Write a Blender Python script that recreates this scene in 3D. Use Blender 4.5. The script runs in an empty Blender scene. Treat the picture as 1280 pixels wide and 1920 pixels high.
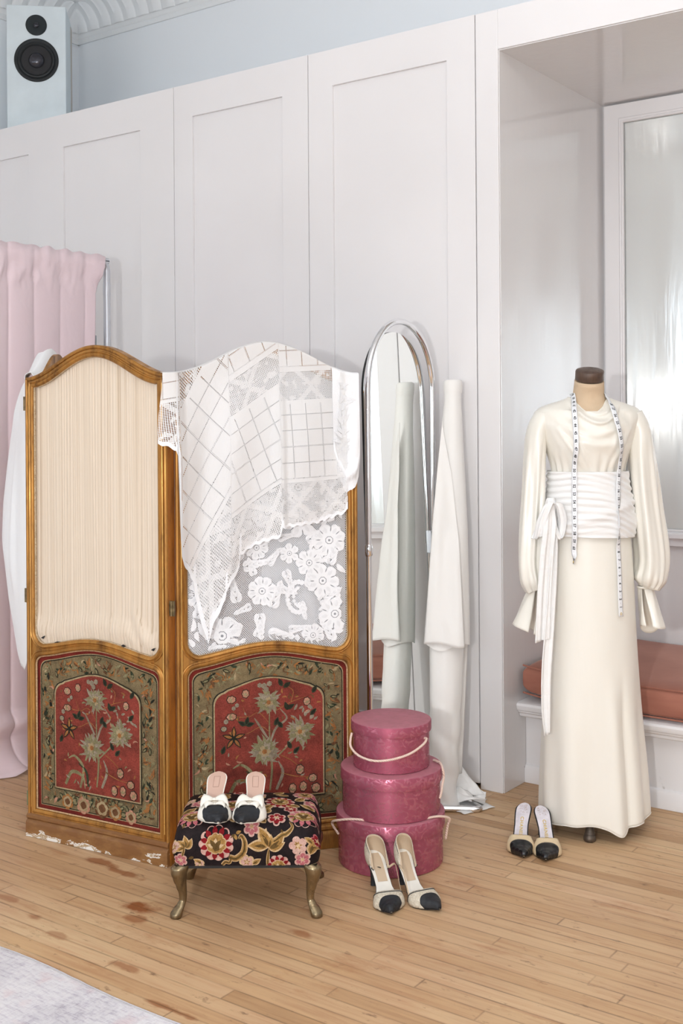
import bpy, bmesh, math, random
from mathutils import Vector, Matrix, noise
from mathutils.geometry import tessellate_polygon
# light levels (windows behind the photographer, one flash lamp, exposure)
POWER_WIN = (7, 14, 40)
POWER_FLASH = 33
POWER_BOUNCE = 84
EXPO = 0.70
PI = math.pi
random.seed(7)
SC = bpy.context.scene
COL = SC.collection
YAW = math.radians(35.77)

def cp(right, fwd, z=0.0):
    """floor-plan point given in metres to the right of / away from the place the photographer stood"""
    c, s = math.cos(YAW), math.sin(YAW)
    return Vector((right*c - fwd*s, right*s + fwd*c, z))

# ------------------------------------------------------------------ mesh builder
class MB:
    def __init__(s):
        s.v, s.f, s.m, s.uv = [], [], [], {}
    def add(s, verts, faces, mi=0, uvs=None):
        b = len(s.v)
        s.v += [tuple(p) for p in verts]
        for f in faces:
            s.f.append(tuple(i+b for i in f)); s.m.append(mi)
        if uvs:
            for i, u in enumerate(uvs): s.uv[b+i] = u
        return b
    def box(s, x0, x1, y0, y1, z0, z1, mi=0, M=None):
        vs = [Vector((x, y, z)) for z in (z0, z1) for y in (y0, y1) for x in (x0, x1)]
        if M: vs = [M @ v for v in vs]
        s.add(vs, [(0,2,3,1),(4,5,7,6),(0,1,5,4),(2,6,7,3),(0,4,6,2),(1,3,7,5)], mi)
    def grid(s, rows, mi=0, wrap=False, uvs=None):
        n = len(rows[0]); m = len(rows)
        vs = [p for r in rows for p in r]
        fs = []
        for j in range(m-1):
            for i in range(n if wrap else n-1):
                k = (i+1) % n
                fs.append((j*n+i, j*n+k, (j+1)*n+k, (j+1)*n+i))
        s.add(vs, fs, mi, [u for r in uvs for u in r] if uvs else None)
    def loft(s, rings, mi=0, cap0=True, cap1=True):
        n = len(rings[0]); b = len(s.v)
        s.grid(rings, mi, True)
        if cap0: s.f.append(tuple(b+i for i in range(n))[::-1]); s.m.append(mi)
        if cap1: s.f.append(tuple(b+(len(rings)-1)*n+i for i in range(n))); s.m.append(mi)
    def tube(s, pts, r, n=10, mi=0, closed=False, flat=None, up=None):
        pts = [Vector(p) for p in pts]; N = len(pts)
        rr = r if isinstance(r, (list, tuple)) else [r]*N
        tan = []
        for i in range(N):
            a = pts[(i-1) % N] if (closed or i > 0) else pts[i]
            c = pts[(i+1) % N] if (closed or i < N-1) else pts[i]
            t = (c-a); tan.append(t.normalized() if t.length > 1e-9 else Vector((0,0,1)))
        ref = Vector(up) if up else (Vector((0,0,1)) if abs(tan[0].z) < .9 else Vector((1,0,0)))
        nr = (ref - tan[0]*ref.dot(tan[0])).normalized()
        rings = []
        for i in range(N):
            nr = nr - tan[i]*nr.dot(tan[i])
            nr = nr.normalized() if nr.length > 1e-6 else Vector((1,0,0))
            bn = tan[i].cross(nr)
            fl = flat or 1.0
            rings.append([pts[i] + nr*(rr[i]*math.cos(2*PI*k/n)) + bn*(rr[i]*fl*math.sin(2*PI*k/n)) for k in range(n)])
        if closed:
            rings.append(rings[0]); s.grid(rings, mi, True)
        else:
            s.loft(rings, mi)
    def lathe(s, prof, n=48, mi=0, c=(0,0,0), cap0=True, cap1=True):
        rings = [[(c[0]+r*math.cos(2*PI*k/n), c[1]+r*math.sin(2*PI*k/n), c[2]+z) for k in range(n)] for r, z in prof]
        s.loft(rings, mi, cap0, cap1)
    def plate(s, loops, y0, y1, mi=0):
        """flat plate in the xz plane with holes, thickness y0..y1; loops = [outer, hole, ...] of (x,z)"""
        tri = tessellate_polygon([[Vector((x, z, 0)) for x, z in l] for l in loops])
        flat = [p for l in loops for p in l]
        s.add([(x, y0, z) for x, z in flat], [tuple(t) for t in tri], mi)
        s.add([(x, y1, z) for x, z in flat], [tuple(t)[::-1] for t in tri], mi)
        for l in loops:
            n = len(l)
            s.add([(x, y0, z) for x, z in l]+[(x, y1, z) for x, z in l],
                  [(i, (i+1) % n, n+(i+1) % n, n+i) for i in range(n)], mi)
    def sweep(s, loop, prof, y, mi=0, sign=1):
        """moulding swept round a closed xz outline. prof = (offset outwards, height towards -y)"""
        n = len(loop); L = [Vector((x, z)) for x, z in loop]
        area = sum(L[i].x*L[(i+1) % n].y-L[(i+1) % n].x*L[i].y for i in range(n))
        o = sign*(1 if area > 0 else -1)
        rows = []
        nrm = []
        for i in range(n):
            d0 = (L[i]-L[i-1]); d1 = (L[(i+1) % n]-L[i])
            d0 = d0.normalized() if d0.length > 1e-9 else d1.normalized()
            d1 = d1.normalized() if d1.length > 1e-9 else d0
            n0 = Vector((d0.y, -d0.x))*o; n1 = Vector((d1.y, -d1.x))*o
            m = (n0+n1); m = m.normalized() if m.length > 1e-6 else n0
            nrm.append(m / max(.5, m.dot(n0)))
        for off, h in prof:
            rows.append([(L[i].x+nrm[i].x*off, y-h, L[i].y+nrm[i].y*off) for i in range(n)])
        s.grid(rows, mi, True)
    def poly(s, pts, mi=0):
        s.add(pts, [tuple(range(len(pts)))], mi)
    def build(s, name, mats, parent=None, smooth=None, recalc=True, solid=None, bevel=None, subsurf=0, loc=None, rot=None, solid_off=0):
        me = bpy.data.meshes.new(name)
        me.from_pydata(s.v, [], s.f)
        if not isinstance(mats, (list, tuple)): mats = [mats]
        for m in mats: me.materials.append(m)
        for i, p in enumerate(me.polygons): p.material_index = s.m[i]
        if s.uv:
            ul = me.uv_layers.new(name='UVMap')
            for l in me.loops: ul.data[l.index].uv = s.uv.get(l.vertex_index, (0, 0))
        if recalc:
            bm = bmesh.new(); bm.from_mesh(me)
            bmesh.ops.remove_doubles(bm, verts=bm.verts, dist=1e-6)
            bmesh.ops.recalc_face_normals(bm, faces=bm.faces); bm.to_mesh(me); bm.free()
        if smooth is not None:
            me.shade_smooth()
            if smooth < 180: me.set_sharp_from_angle(angle=math.radians(smooth))
        o = bpy.data.objects.new(name, me); COL.objects.link(o)
        if parent: o.parent = parent
        if loc is not None: o.location = loc
        if rot is not None: o.rotation_euler = rot
        if bevel:
            b = o.modifiers.new('bevel', 'BEVEL'); b.width = bevel; b.segments = 2; b.limit_method = 'ANGLE'; b.angle_limit = math.radians(40)
        if solid:
            b = o.modifiers.new('thickness', 'SOLIDIFY'); b.thickness = solid; b.offset = solid_off
        if subsurf:
            b = o.modifiers.new('subdivision', 'SUBSURF'); b.levels = subsurf; b.render_levels = subsurf
        return o

def tag(o, label=None, cat=None, group=None, kind=None):
    if label: o['label'] = label
    if cat: o['category'] = cat
    if group: o['group'] = group
    if kind: o['kind'] = kind
    return o
def thing(name, label, cat, loc=(0,0,0), rz=0.0, group=None):
    o = bpy.data.objects.new(name, None); COL.objects.link(o)
    o.empty_display_size = .05
    o.location = loc; o.rotation_euler = (0, 0, rz)
    return tag(o, label, cat, group)

def lerp(a, b, t): return a+(b-a)*t
def sstep(a, b, x):
    t = min(1, max(0, (x-a)/(b-a))); return t*t*(3-2*t)
def interp(tab, x):
    if x <= tab[0][0]: return tab[0][1]
    for (x0, y0), (x1, y1) in zip(tab, tab[1:]):
        if x <= x1:
            t = (x-x0)/(x1-x0)
            return lerp(y0, y1, t)
    return tab[-1][1]
def sinterp(tab, x):
    if x <= tab[0][0]: return tab[0][1]
    for (x0, y0), (x1, y1) in zip(tab, tab[1:]):
        if x <= x1: return lerp(y0, y1, sstep(x0, x1, x))
    return tab[-1][1]
def minterp(tab, x, w=.03):
    span = (tab[-1][0]-tab[0][0])*w
    return sum(interp(tab, x+span*k) for k in (-2, -1, 0, 1, 2))/5
def nz(x, y=0., z=0.): return noise.noise(Vector((x, y, z)))
def crom(pts, n=8):
    """smooth curve through points"""
    P = [Vector(p) for p in pts]; P = [2*P[0]-P[1]]+P+[2*P[-1]-P[-2]]; out = []
    for i in range(1, len(P)-2):
        for k in range(n):
            t = k/n; a, b, c, d = P[i-1:i+3]
            out.append(.5*((2*b)+(c-a)*t+(2*a-5*b+4*c-d)*t*t+(3*b-a-3*c+d)*t**3))
    out.append(P[-2]); return out

# ------------------------------------------------------------------ materials
def nodes(name):
    m = bpy.data.materials.new(name); m.use_nodes = True
    nt = m.node_tree; b = nt.nodes['Principled BSDF']
    return m, nt, b
def N(nt, t, **kw):
    n = nt.nodes.new(t)
    for k, v in kw.items():
        if k.startswith('i_'):
            k = k[2:]; k = int(k) if k.isdigit() else k.replace('_', ' ')
            n.inputs[k].default_value = v
        else: setattr(n, k, v)
    return n
def LK(nt, a, b): nt.links.new(a, b)
def math_(nt, op, a, b=None, c=None):
    n = nt.nodes.new('ShaderNodeMath'); n.operation = op
    for i, x in enumerate((a, b, c)):
        if x is None: continue
        if isinstance(x, (int, float)): n.inputs[i].default_value = x
        else: nt.links.new(x, n.inputs[i])
    return n.outputs[0]
def ramp(nt, fac, stops):
    r = nt.nodes.new('ShaderNodeValToRGB'); e = r.color_ramp.elements
    while len(e) < len(stops): e.new(.5)
    for i, (p, c) in enumerate(stops):
        e[i].position = p; e[i].color = (*c, 1) if len(c) == 3 else c
    nt.links.new(fac, r.inputs[0]); return r.outputs[0]
def mixc(nt, fac, a, b, mode='MIX'):
    n = nt.nodes.new('ShaderNodeMix'); n.data_type = 'RGBA'; n.blend_type = mode
    if isinstance(fac, (int, float)): n.inputs[0].default_value = fac
    else: nt.links.new(fac, n.inputs[0])
    for i, x in ((6, a), (7, b)):
        if isinstance(x, tuple): n.inputs[i].default_value = (*x, 1)
        else: nt.links.new(x, n.inputs[i])
    return n.outputs[2]
def pset(b, **kw):
    nm = dict(col='Base Color', rough='Roughness', metal='Metallic', sheen='Sheen Weight', srough='Sheen Roughness', coat='Coat Weight', crough='Coat Roughness', spec='Specular IOR Level', trans='Transmission Weight', sss='Subsurface Weight', aniso='Anisotropic', alpha='Alpha', ior='IOR')
    for k, v in kw.items():
        b.inputs[nm[k]].default_value = (*v, 1) if k == 'col' else v
def simple(name, col, rough=.5, metal=0., bump=0., bscale=200., var=0., vscale=8., stretch=None, coords='Object', **kw):
    m, nt, b = nodes(name)
    pset(b, col=col, rough=rough, metal=metal, **kw)
    if bump or var:
        tc = N(nt, 'ShaderNodeTexCoord'); src = tc.outputs[coords]
        if stretch:
            mp = N(nt, 'ShaderNodeMapping'); mp.inputs['Scale'].default_value = stretch; LK(nt, src, mp.inputs[0]); src = mp.outputs[0]
    if var:
        n = N(nt, 'ShaderNodeTexNoise', i_Scale=vscale, i_Detail=4.); LK(nt, src, n.inputs['Vector'])
        lo = tuple(max(0, c*(1-var)) for c in col); hi = tuple(min(1, c*(1+var)) for c in col)
        LK(nt, ramp(nt, n.outputs[0], [(.3, lo), (.7, hi)]), b.inputs['Base Color'])
    if bump:
        n = N(nt, 'ShaderNodeTexNoise', i_Scale=bscale, i_Detail=3.); LK(nt, src, n.inputs['Vector'])
        bp = N(nt, 'ShaderNodeBump', i_Strength=bump, i_Distance=.002); LK(nt, n.outputs[0], bp.inputs['Height']); LK(nt, bp.outputs[0], b.inputs['Normal'])
    return m

def mat_floor():
    m, nt, b = nodes('maple_boards')
    tc = N(nt, 'ShaderNodeTexCoord'); sp = N(nt, 'ShaderNodeSeparateXYZ'); LK(nt, tc.outputs['Object'], sp.inputs[0])
    W = .0527
    yr = math_(nt, 'DIVIDE', math_(nt, 'SUBTRACT', sp.outputs[1], 2.825), W)
    row = math_(nt, 'FLOOR', yr); fy = math_(nt, 'FRACT', yr)
    wn = N(nt, 'ShaderNodeTexWhiteNoise', noise_dimensions='1D'); LK(nt, row, wn.inputs['W'])
    xr = math_(nt, 'ADD', math_(nt, 'DIVIDE', sp.outputs[0], .95), math_(nt, 'MULTIPLY', wn.outputs[0], 7.3))
    colm = math_(nt, 'FLOOR', xr); fx = math_(nt, 'FRACT', xr)
    cb = N(nt, 'ShaderNodeCombineXYZ'); LK(nt, row, cb.inputs[0]); LK(nt, colm, cb.inputs[1])
    w2 = N(nt, 'ShaderNodeTexWhiteNoise', noise_dimensions='2D'); LK(nt, cb.outputs[0], w2.inputs['Vector'])
    base = ramp(nt, w2.outputs[0], [(0, (.44, .265, .135)), (.2, (.545, .355, .20)), (.5, (.59, .40, .235)), (.75, (.535, .34, .185)), (1, (.635, .445, .27))])
    # grain
    mp = N(nt, 'ShaderNodeMapping'); mp.inputs['Scale'].default_value = (2.2, 38, 1); LK(nt, tc.outputs['Object'], mp.inputs[0])
    ad = N(nt, 'ShaderNodeVectorMath', operation='ADD'); LK(nt, mp.outputs[0], ad.inputs[0]); LK(nt, w2.outputs[1], ad.inputs[1])
    g = N(nt, 'ShaderNodeTexNoise', i_Scale=1.6, i_Detail=6., i_Roughness=.6, i_Distortion=.6); LK(nt, ad.outputs[0], g.inputs['Vector'])
    c = mixc(nt, .9, base, ramp(nt, g.outputs[0], [(.3, (.41, .38, .36)), (.52, (.5, .5, .5)), (.75, (.57, .56, .54))]), 'OVERLAY')
    # broad worn tone
    n1 = N(nt, 'ShaderNodeTexNoise', i_Scale=1.7, i_Detail=3.); LK(nt, tc.outputs['Object'], n1.inputs['Vector'])
    c = mixc(nt, .8, c, ramp(nt, n1.outputs[0], [(.3, (.43, .41, .40)), (.7, (.57, .57, .565))]), 'OVERLAY')
    # small dark specks and scuffs
    mp2 = N(nt, 'ShaderNodeMapping'); mp2.inputs['Scale'].default_value = (16, 40, 1); LK(nt, tc.outputs['Object'], mp2.inputs[0])
    n2 = N(nt, 'ShaderNodeTexNoise', i_Scale=1., i_Detail=5., i_Roughness=.65); LK(nt, mp2.outputs[0], n2.inputs['Vector'])
    sc = ramp(nt, n2.outputs[0], [(.61, (0, 0, 0)), (.72, (1, 1, 1))])
    c = mixc(nt, math_(nt, 'MULTIPLY', sc, .75), c, (.17, .09, .05))
    # reddish worn patches of old varnish
    mp3 = N(nt, 'ShaderNodeMapping'); mp3.inputs['Scale'].default_value = (3.0, 8, 1); mp3.inputs['Location'].default_value = (3.3, 1.1, 0); LK(nt, tc.outputs['Object'], mp3.inputs[0])
    n3 = N(nt, 'ShaderNodeTexNoise', i_Scale=1.2, i_Detail=5., i_Roughness=.7); LK(nt, mp3.outputs[0], n3.inputs['Vector'])
    pt = ramp(nt, n3.outputs[0], [(.57, (0, 0, 0)), (.72, (1, 1, 1))])
    c = mixc(nt, math_(nt, 'MULTIPLY', pt, .55), c, (.36, .15, .06))
    # distinct stains
    nw = N(nt, 'ShaderNodeTexNoise', i_Scale=14., i_Detail=4.); LK(nt, tc.outputs['Object'], nw.inputs['Vector'])
    nws = math_(nt, 'MULTIPLY', math_(nt, 'SUBTRACT', nw.outputs[0], .5), 2.2)
    for (sx, sy, rx, ry, st) in STAINS:
        dx = math_(nt, 'DIVIDE', math_(nt, 'SUBTRACT', sp.outputs[0], sx), rx)
        dy = math_(nt, 'DIVIDE', math_(nt, 'SUBTRACT', sp.outputs[1], sy), ry)
        d = math_(nt, 'ADD', math_(nt, 'SQRT', math_(nt, 'ADD', math_(nt, 'MULTIPLY', dx, dx), math_(nt, 'MULTIPLY', dy, dy))), nws)
        fac = math_(nt, 'MULTIPLY', ramp(nt, d, [(.55, (1, 1, 1)), (1., (0, 0, 0))]), st)
        c = mixc(nt, fac, c, (.27, .085, .025))
    # gaps between boards
    e1 = math_(nt, 'MULTIPLY', math_(nt, 'MINIMUM', fy, math_(nt, 'SUBTRACT', 1., fy)), W)
    e2 = math_(nt, 'MULTIPLY', math_(nt, 'MINIMUM', fx, math_(nt, 'SUBTRACT', 1., fx)), .95)
    gap = ramp(nt, math_(nt, 'MINIMUM', e1, e2), [(.0004, (1, 1, 1)), (.0015, (0, 0, 0))])
    gn = N(nt, 'ShaderNodeTexNoise', i_Scale=5., i_Detail=2.); LK(nt, tc.outputs['Object'], gn.inputs['Vector'])
    gs = ramp(nt, gn.outputs[0], [(.35, (.15, .15, .15)), (.65, (.70, .70, .70))])
    c = mixc(nt, math_(nt, 'MULTIPLY', gap, gs), c, (.09, .05, .025))
    LK(nt, c, b.inputs['Base Color'])
    rr = ramp(nt, n1.outputs[0], [(.3, (.38, .38, .38)), (.7, (.55, .55, .55))]); LK(nt, rr, b.inputs['Roughness'])
    pset(b, spec=.35)
    bp = N(nt, 'ShaderNodeBump', i_Strength=.25, i_Distance=.001); bp.invert = True
    LK(nt, gap, bp.inputs['Height']); LK(nt, bp.outputs[0], b.inputs['Normal'])
    return m
STAINS = [(-2.42, 2.34, .075, .04, .95), (-2.37, 2.29, .05, .03, .7), (-2.65, 2.50, .09, .022, .75), (-2.77, 2.52, .07, .025, .8), (-2.62, 2.13, .035, .022, .6),
          (-2.80, 2.17, .05, .02, .5), (-2.47, 2.09, .05, .02, .5), (-2.19, 2.07, .06, .018, .6), (-1.95, 1.98, .10, .012, .7), (-2.9, 2.62, .10, .03, .6), (-1.50, 2.15, .05, .02, .6), (-1.42, 2.06, .06, .018, .45), (-1.93, 2.48, .05, .02, .6)]

def enamel(name, col, rough=.25, coat=0., wob=.12, var=.02):
    """brush-painted gloss paint"""
    m, nt, b = nodes(name); pset(b, rough=rough, coat=coat, crough=.08)
    tc = N(nt, 'ShaderNodeTexCoord')
    n = N(nt, 'ShaderNodeTexNoise', i_Scale=1.5, i_Detail=3.); LK(nt, tc.outputs['Object'], n.inputs['Vector'])
    lo = tuple(c*(1-var) for c in col); hi = tuple(min(1, c*(1+var)) for c in col)
    c = ramp(nt, n.outputs[0], [(.35, lo), (.65, hi)])
    # small scuffs near the floor
    sp = N(nt, 'ShaderNodeSeparateXYZ'); LK(nt, tc.outputs['Object'], sp.inputs[0])
    n3 = N(nt, 'ShaderNodeTexNoise', i_Scale=26., i_Detail=4.); LK(nt, tc.outputs['Object'], n3.inputs['Vector'])
    low = ramp(nt, sp.outputs[2], [(0., (1, 1, 1)), (.16, (0, 0, 0))])
    sc = math_(nt, 'MULTIPLY', ramp(nt, n3.outputs[0], [(.68, (0, 0, 0)), (.74, (1, 1, 1))]), math_(nt, 'MULTIPLY', low, .7))
    c = mixc(nt, sc, c, (.25, .22, .2))
    LK(nt, c, b.inputs['Base Color'])
    mp = N(nt, 'ShaderNodeMapping'); mp.inputs['Scale'].default_value = (26, 26, 1.4); LK(nt, tc.outputs['Object'], mp.inputs[0])
    n2 = N(nt, 'ShaderNodeTexNoise', i_Scale=1., i_Detail=3.); LK(nt, mp.outputs[0], n2.inputs['Vector'])
    bp = N(nt, 'ShaderNodeBump', i_Strength=wob, i_Distance=.004); LK(nt, n2.outputs[0], bp.inputs['Height']); LK(nt, bp.outputs[0], b.inputs['Normal'])
    return m

def mat_gilt(name, col=(.39, .185, .042), dark=(.11, .042, .012), rough=.36, metal=.55, worn=.5):
    m, nt, b = nodes(name); pset(b, rough=rough, metal=metal)
    tc = N(nt, 'ShaderNodeTexCoord')
    mp = N(nt, 'ShaderNodeMapping'); mp.inputs['Scale'].default_value = (30, 30, 5); LK(nt, tc.outputs['Object'], mp.inputs[0])
    n = N(nt, 'ShaderNodeTexNoise', i_Scale=1., i_Detail=6., i_Roughness=.7); LK(nt, mp.outputs[0], n.inputs['Vector'])
    c = ramp(nt, n.outputs[0], [(.28, dark), (.5, col), (.72, tuple(min(1, x*1.35) for x in col))])
    n2 = N(nt, 'ShaderNodeTexNoise', i_Scale=60., i_Detail=4.); LK(nt, tc.outputs['Object'], n2.inputs['Vector'])
    sp = ramp(nt, n2.outputs[0], [(.70, (0, 0, 0)), (.74, (1, 1, 1))])
    c = mixc(nt, math_(nt, 'MULTIPLY', sp, worn), c, (.10, .05, .03))
    LK(nt, c, b.inputs['Base Color'])
    LK(nt, ramp(nt, n.outputs[0], [(.3, (rough+.2,)*3), (.7, (rough-.08,)*3)]), b.inputs['Roughness'])
    bp = N(nt, 'ShaderNodeBump', i_Strength=.25, i_Distance=.002); LK(nt, n.outputs[0], bp.inputs['Height']); LK(nt, bp.outputs[0], b.inputs['Normal'])
    return m
def mat_chipped():
    m, nt, b = nodes('chipped_gilt_plinth'); pset(b, rough=.5)
    tc = N(nt, 'ShaderNodeTexCoord')
    mp = N(nt, 'ShaderNodeMapping'); mp.inputs['Scale'].default_value = (9, 9, 26); LK(nt, tc.outputs['Object'], mp.inputs[0])
    n = N(nt, 'ShaderNodeTexNoise', i_Scale=1.3, i_Detail=7., i_Roughness=.62); LK(nt, mp.outputs[0], n.inputs['Vector'])
    sp = N(nt, 'ShaderNodeSeparateXYZ'); LK(nt, tc.outputs['Object'], sp.inputs[0])
    f = math_(nt, 'ADD', n.outputs[0], math_(nt, 'MULTIPLY', math_(nt, 'SUBTRACT', .030, sp.outputs[2]), 2.6))
    c = ramp(nt, f, [(.40, (.20, .085, .025)), (.575, (.27, .13, .04)), (.583, (.78, .76, .72)), (.607, (.80, .79, .76)), (.615, (.45, .33, .19)), (.66, (.42, .29, .16)), (.67, (.78, .76, .72))])
    LK(nt, c, b.inputs['Base Color'])
    bp = N(nt, 'ShaderNodeBump', i_Strength=.5, i_Distance=.003); bp.invert = True; LK(nt, f, bp.inputs['Height']); LK(nt, bp.outputs[0], b.inputs['Normal'])
    return m
def mat_wool(name, col, col2=None, scale=14, bump=.5, rough=.95):
    m, nt, b = nodes(name); pset(b, rough=rough, spec=.1)
    tc = N(nt, 'ShaderNodeTexCoord')
    n = N(nt, 'ShaderNodeTexNoise', i_Scale=float(scale), i_Detail=6., i_Roughness=.7); LK(nt, tc.outputs['Object'], n.inputs['Vector'])
    col2 = col2 or tuple(c*.55 for c in col)
    c = ramp(nt, n.outputs[0], [(.33, col2), (.62, col)])
    n2 = N(nt, 'ShaderNodeTexNoise', i_Scale=420., i_Detail=2.); LK(nt, tc.outputs['Object'], n2.inputs['Vector'])
    c = mixc(nt, .7, c, ramp(nt, n2.outputs[0], [(.3, (.3, .3, .3)), (.7, (.68, .68, .68))]), 'OVERLAY')
    LK(nt, c, b.inputs['Base Color'])
    bp = N(nt, 'ShaderNodeBump', i_Strength=bump, i_Distance=.002); LK(nt, n2.outputs[0], bp.inputs['Height']); LK(nt, bp.outputs[0], b.inputs['Normal'])
    return m
def mat_satin(name, col, rough=.32, sheen=.25, wr=.25, scale=9., stretch=(1, 1, .25), metal=0., spec=.5, transl=0.):
    m, nt, b = nodes(name); pset(b, col=col, rough=rough, sheen=sheen, srough=.4, spec=spec, metal=metal)
    tc = N(nt, 'ShaderNodeTexCoord')
    mp = N(nt, 'ShaderNodeMapping'); mp.inputs['Scale'].default_value = stretch; LK(nt, tc.outputs['Object'], mp.inputs[0])
    n = N(nt, 'ShaderNodeTexNoise', i_Scale=scale, i_Detail=3., i_Distortion=.8); LK(nt, mp.outputs[0], n.inputs['Vector'])
    n2 = N(nt, 'ShaderNodeTexNoise', i_Scale=700., i_Detail=1.); LK(nt, tc.outputs['Object'], n2.inputs['Vector'])
    h = math_(nt, 'ADD', n.outputs[0], math_(nt, 'MULTIPLY', n2.outputs[0], .02))
    bp = N(nt, 'ShaderNodeBump', i_Strength=wr, i_Distance=.02); LK(nt, h, bp.inputs['Height']); LK(nt, bp.outputs[0], b.inputs['Normal'])
    return m

M = {}
M['floor'] = mat_floor()
M['wall'] = enamel('pale_grey_eggshell_paint', (.795, .78, .784), rough=.42, wob=.03)
M['upper'] = simple('pale_blue_wall_paint', (.84, .875, .905), rough=.75)
M['plaster'] = simple('white_plaster', (.82, .84, .85), rough=.75, bump=.15, bscale=60)
M['gloss'] = enamel('glossy_pale_grey_enamel', (.76, .745, .745), rough=.14, coat=.6, wob=.16)
M['trimwhite'] = enamel('white_trim_paint', (.83, .82, .83), rough=.3, wob=.05)
M['dark'] = simple('gap_shade_black', (.02, .018, .016), rough=.9)
M['gilt'] = mat_gilt('antique_gilt')
M['giltedge'] = mat_gilt('bright_rubbed_gilt', col=(.66, .40, .12), dark=(.26, .12, .03), rough=.3, metal=.65)
M['walnut'] = mat_gilt('reddish_brown_edge', col=(.33, .115, .018), dark=(.13, .04, .01), rough=.3, metal=.0, worn=.3)
M['chipped'] = mat_chipped()
M['brass'] = mat_gilt('tarnished_brass', col=(.25, .19, .11), dark=(.09, .075, .05), rough=.28, metal=.9, worn=.4)
M['chrome'] = simple('polished_chrome', (.82, .83, .85), rough=.05, metal=1.)
M['alu'] = simple('brushed_aluminium', (.60, .62, .66), rough=.42, metal=.45)
M['mirror'] = simple('silvered_glass', (.93, .96, .94), rough=.004, metal=1.)
M['black'] = simple('black_backing', (.012, .012, .013), rough=.5)
# =================================================================== THE ROOM
def S(name, mb, mat, **kw): return tag(mb.build(name, mat, **kw), kind='structure')
WX0, WX1, WY0, WY1, HZ = -5.5, 3.4, -4.2, 4.86, 3.99
YD = 3.843                                         # face of the panelled cupboards
b = MB(); b.box(WX0-.1, WX1+.1, WY0-.1, WY1+.1, -.06, 0); S('floor', b, M['floor'])
b = MB(); b.box(WX0-.1, WX1+.1, WY0-.1, WY1+.1, HZ, HZ+.08); S('ceiling', b, M['plaster'])
b = MB(); b.box(WX0-.1, WX1+.1, WY1, WY1+.1, 0, HZ); S('wall_back', b, M['upper'])
b = MB(); b.box(WX0-.1, WX0, WY0, WY1, 0, HZ); S('wall_left', b, M['upper'])
b = MB(); b.box(WX1, WX1+.1, WY0, WY1, 0, HZ); S('wall_right', b, M['trimwhite'])
# wall behind the photographer with three tall shop windows
WINS = [(-4.9, -3.3), (-2.2, -.5), (1.5, 3.25)]
WZ0, WZ1 = .75, 2.95
b = MB(); x = WX0-.1
for a, c in WINS:
    b.box(x, a, WY0-.1, WY0, 0, HZ); b.box(a, c, WY0-.1, WY0, 0, WZ0); b.box(a, c, WY0-.1, WY0, WZ1, HZ); x = c
b.box(x, WX1+.1, WY0-.1, WY0, 0, HZ); S('wall_front', b, M['trimwhite'])
for k, (a, c) in enumerate(WINS):
    f = MB()
    for x0, x1, z0, z1 in ((a, a+.06, WZ0, WZ1), (c-.06, c, WZ0, WZ1), (a, c, WZ0, WZ0+.06), (a, c, WZ1-.06, WZ1), ((a+c)/2-.025, (a+c)/2+.025, WZ0, WZ1), (a, c, 2.35, 2.4)):
        f.box(x0, x1, WY0-.09, WY0-.02, z0, z1)
    S('window_%d' % (k+1), f, M['trimwhite'])

def cornice(name, p0, p1, into):
    """coved plaster cornice with a run of acanthus lobes; into = direction into the room"""
    p0, p1, into = Vector(p0), Vector(p1), Vector(into)
    L = (p1-p0).length; d = (p1-p0)/L
    prof = [(0, -.235), (.012, -.235), (.016, -.215), (.012, -.205)]
    cove = [(.018+.15*(1-math.cos(a)), -.20+.165*math.sin(a)) for a in [k*PI/2/10 for k in range(11)]]
    tail = [(.172, -.03), (.19, -.028), (.19, -.012), (.30, -.010), (.31, 0)]
    mb = MB()
    mb.grid([[tuple(p0+d*s+into*o+Vector((0, 0, z))) for o, z in prof+cove+tail] for s in (0, L)])
    n = int(L/.105); w = L/n
    for i in range(n):
        s0 = i*w
        rows = []
        for k, (o, z) in enumerate(cove[1:10]):
            t = k/8; wid = (.475-.05*t*t)*w*(1 if t < .8 else math.sqrt(max(.05, 1-((t-.8)/.21)**2)))
            nn = Vector((math.cos(t*PI/2)*1., -math.sin(t*PI/2)))
            hgt = .012*math.sin(PI*min(1, .15+t*.80))+.002
            r = []
            for q in range(7):
                a = q/6*2-1
                h = hgt*(1-a*a)**.6+.004*math.cos(a*PI*2.5)*(1-a*a)
                r.append(tuple(p0+d*(s0+w/2+a*wid*1.0)+into*(o+nn.x*h)+Vector((0, 0, z+nn.y*h))))
            rows.append(r)
        mb.grid(rows)
    return S(name, mb, M['plaster'], smooth=50)
cornice('trim_1', (WX0, WY1, HZ), (WX1, WY1, HZ), (0, -1, 0))
cornice('trim_2', (WX0, .5, HZ), (WX0, WY1, HZ), (1, 0, 0))
b = MB()                                            # raised ribs on the ceiling
b.box(WX0+.45, WX1, WY1-.50, WY1-.46, HZ-.02, HZ+.001); b.box(WX0+.45, WX0+.49, .5, WY1-.501, HZ-.02, HZ+.001)
S('trim_3', b, M['plaster'])

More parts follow.
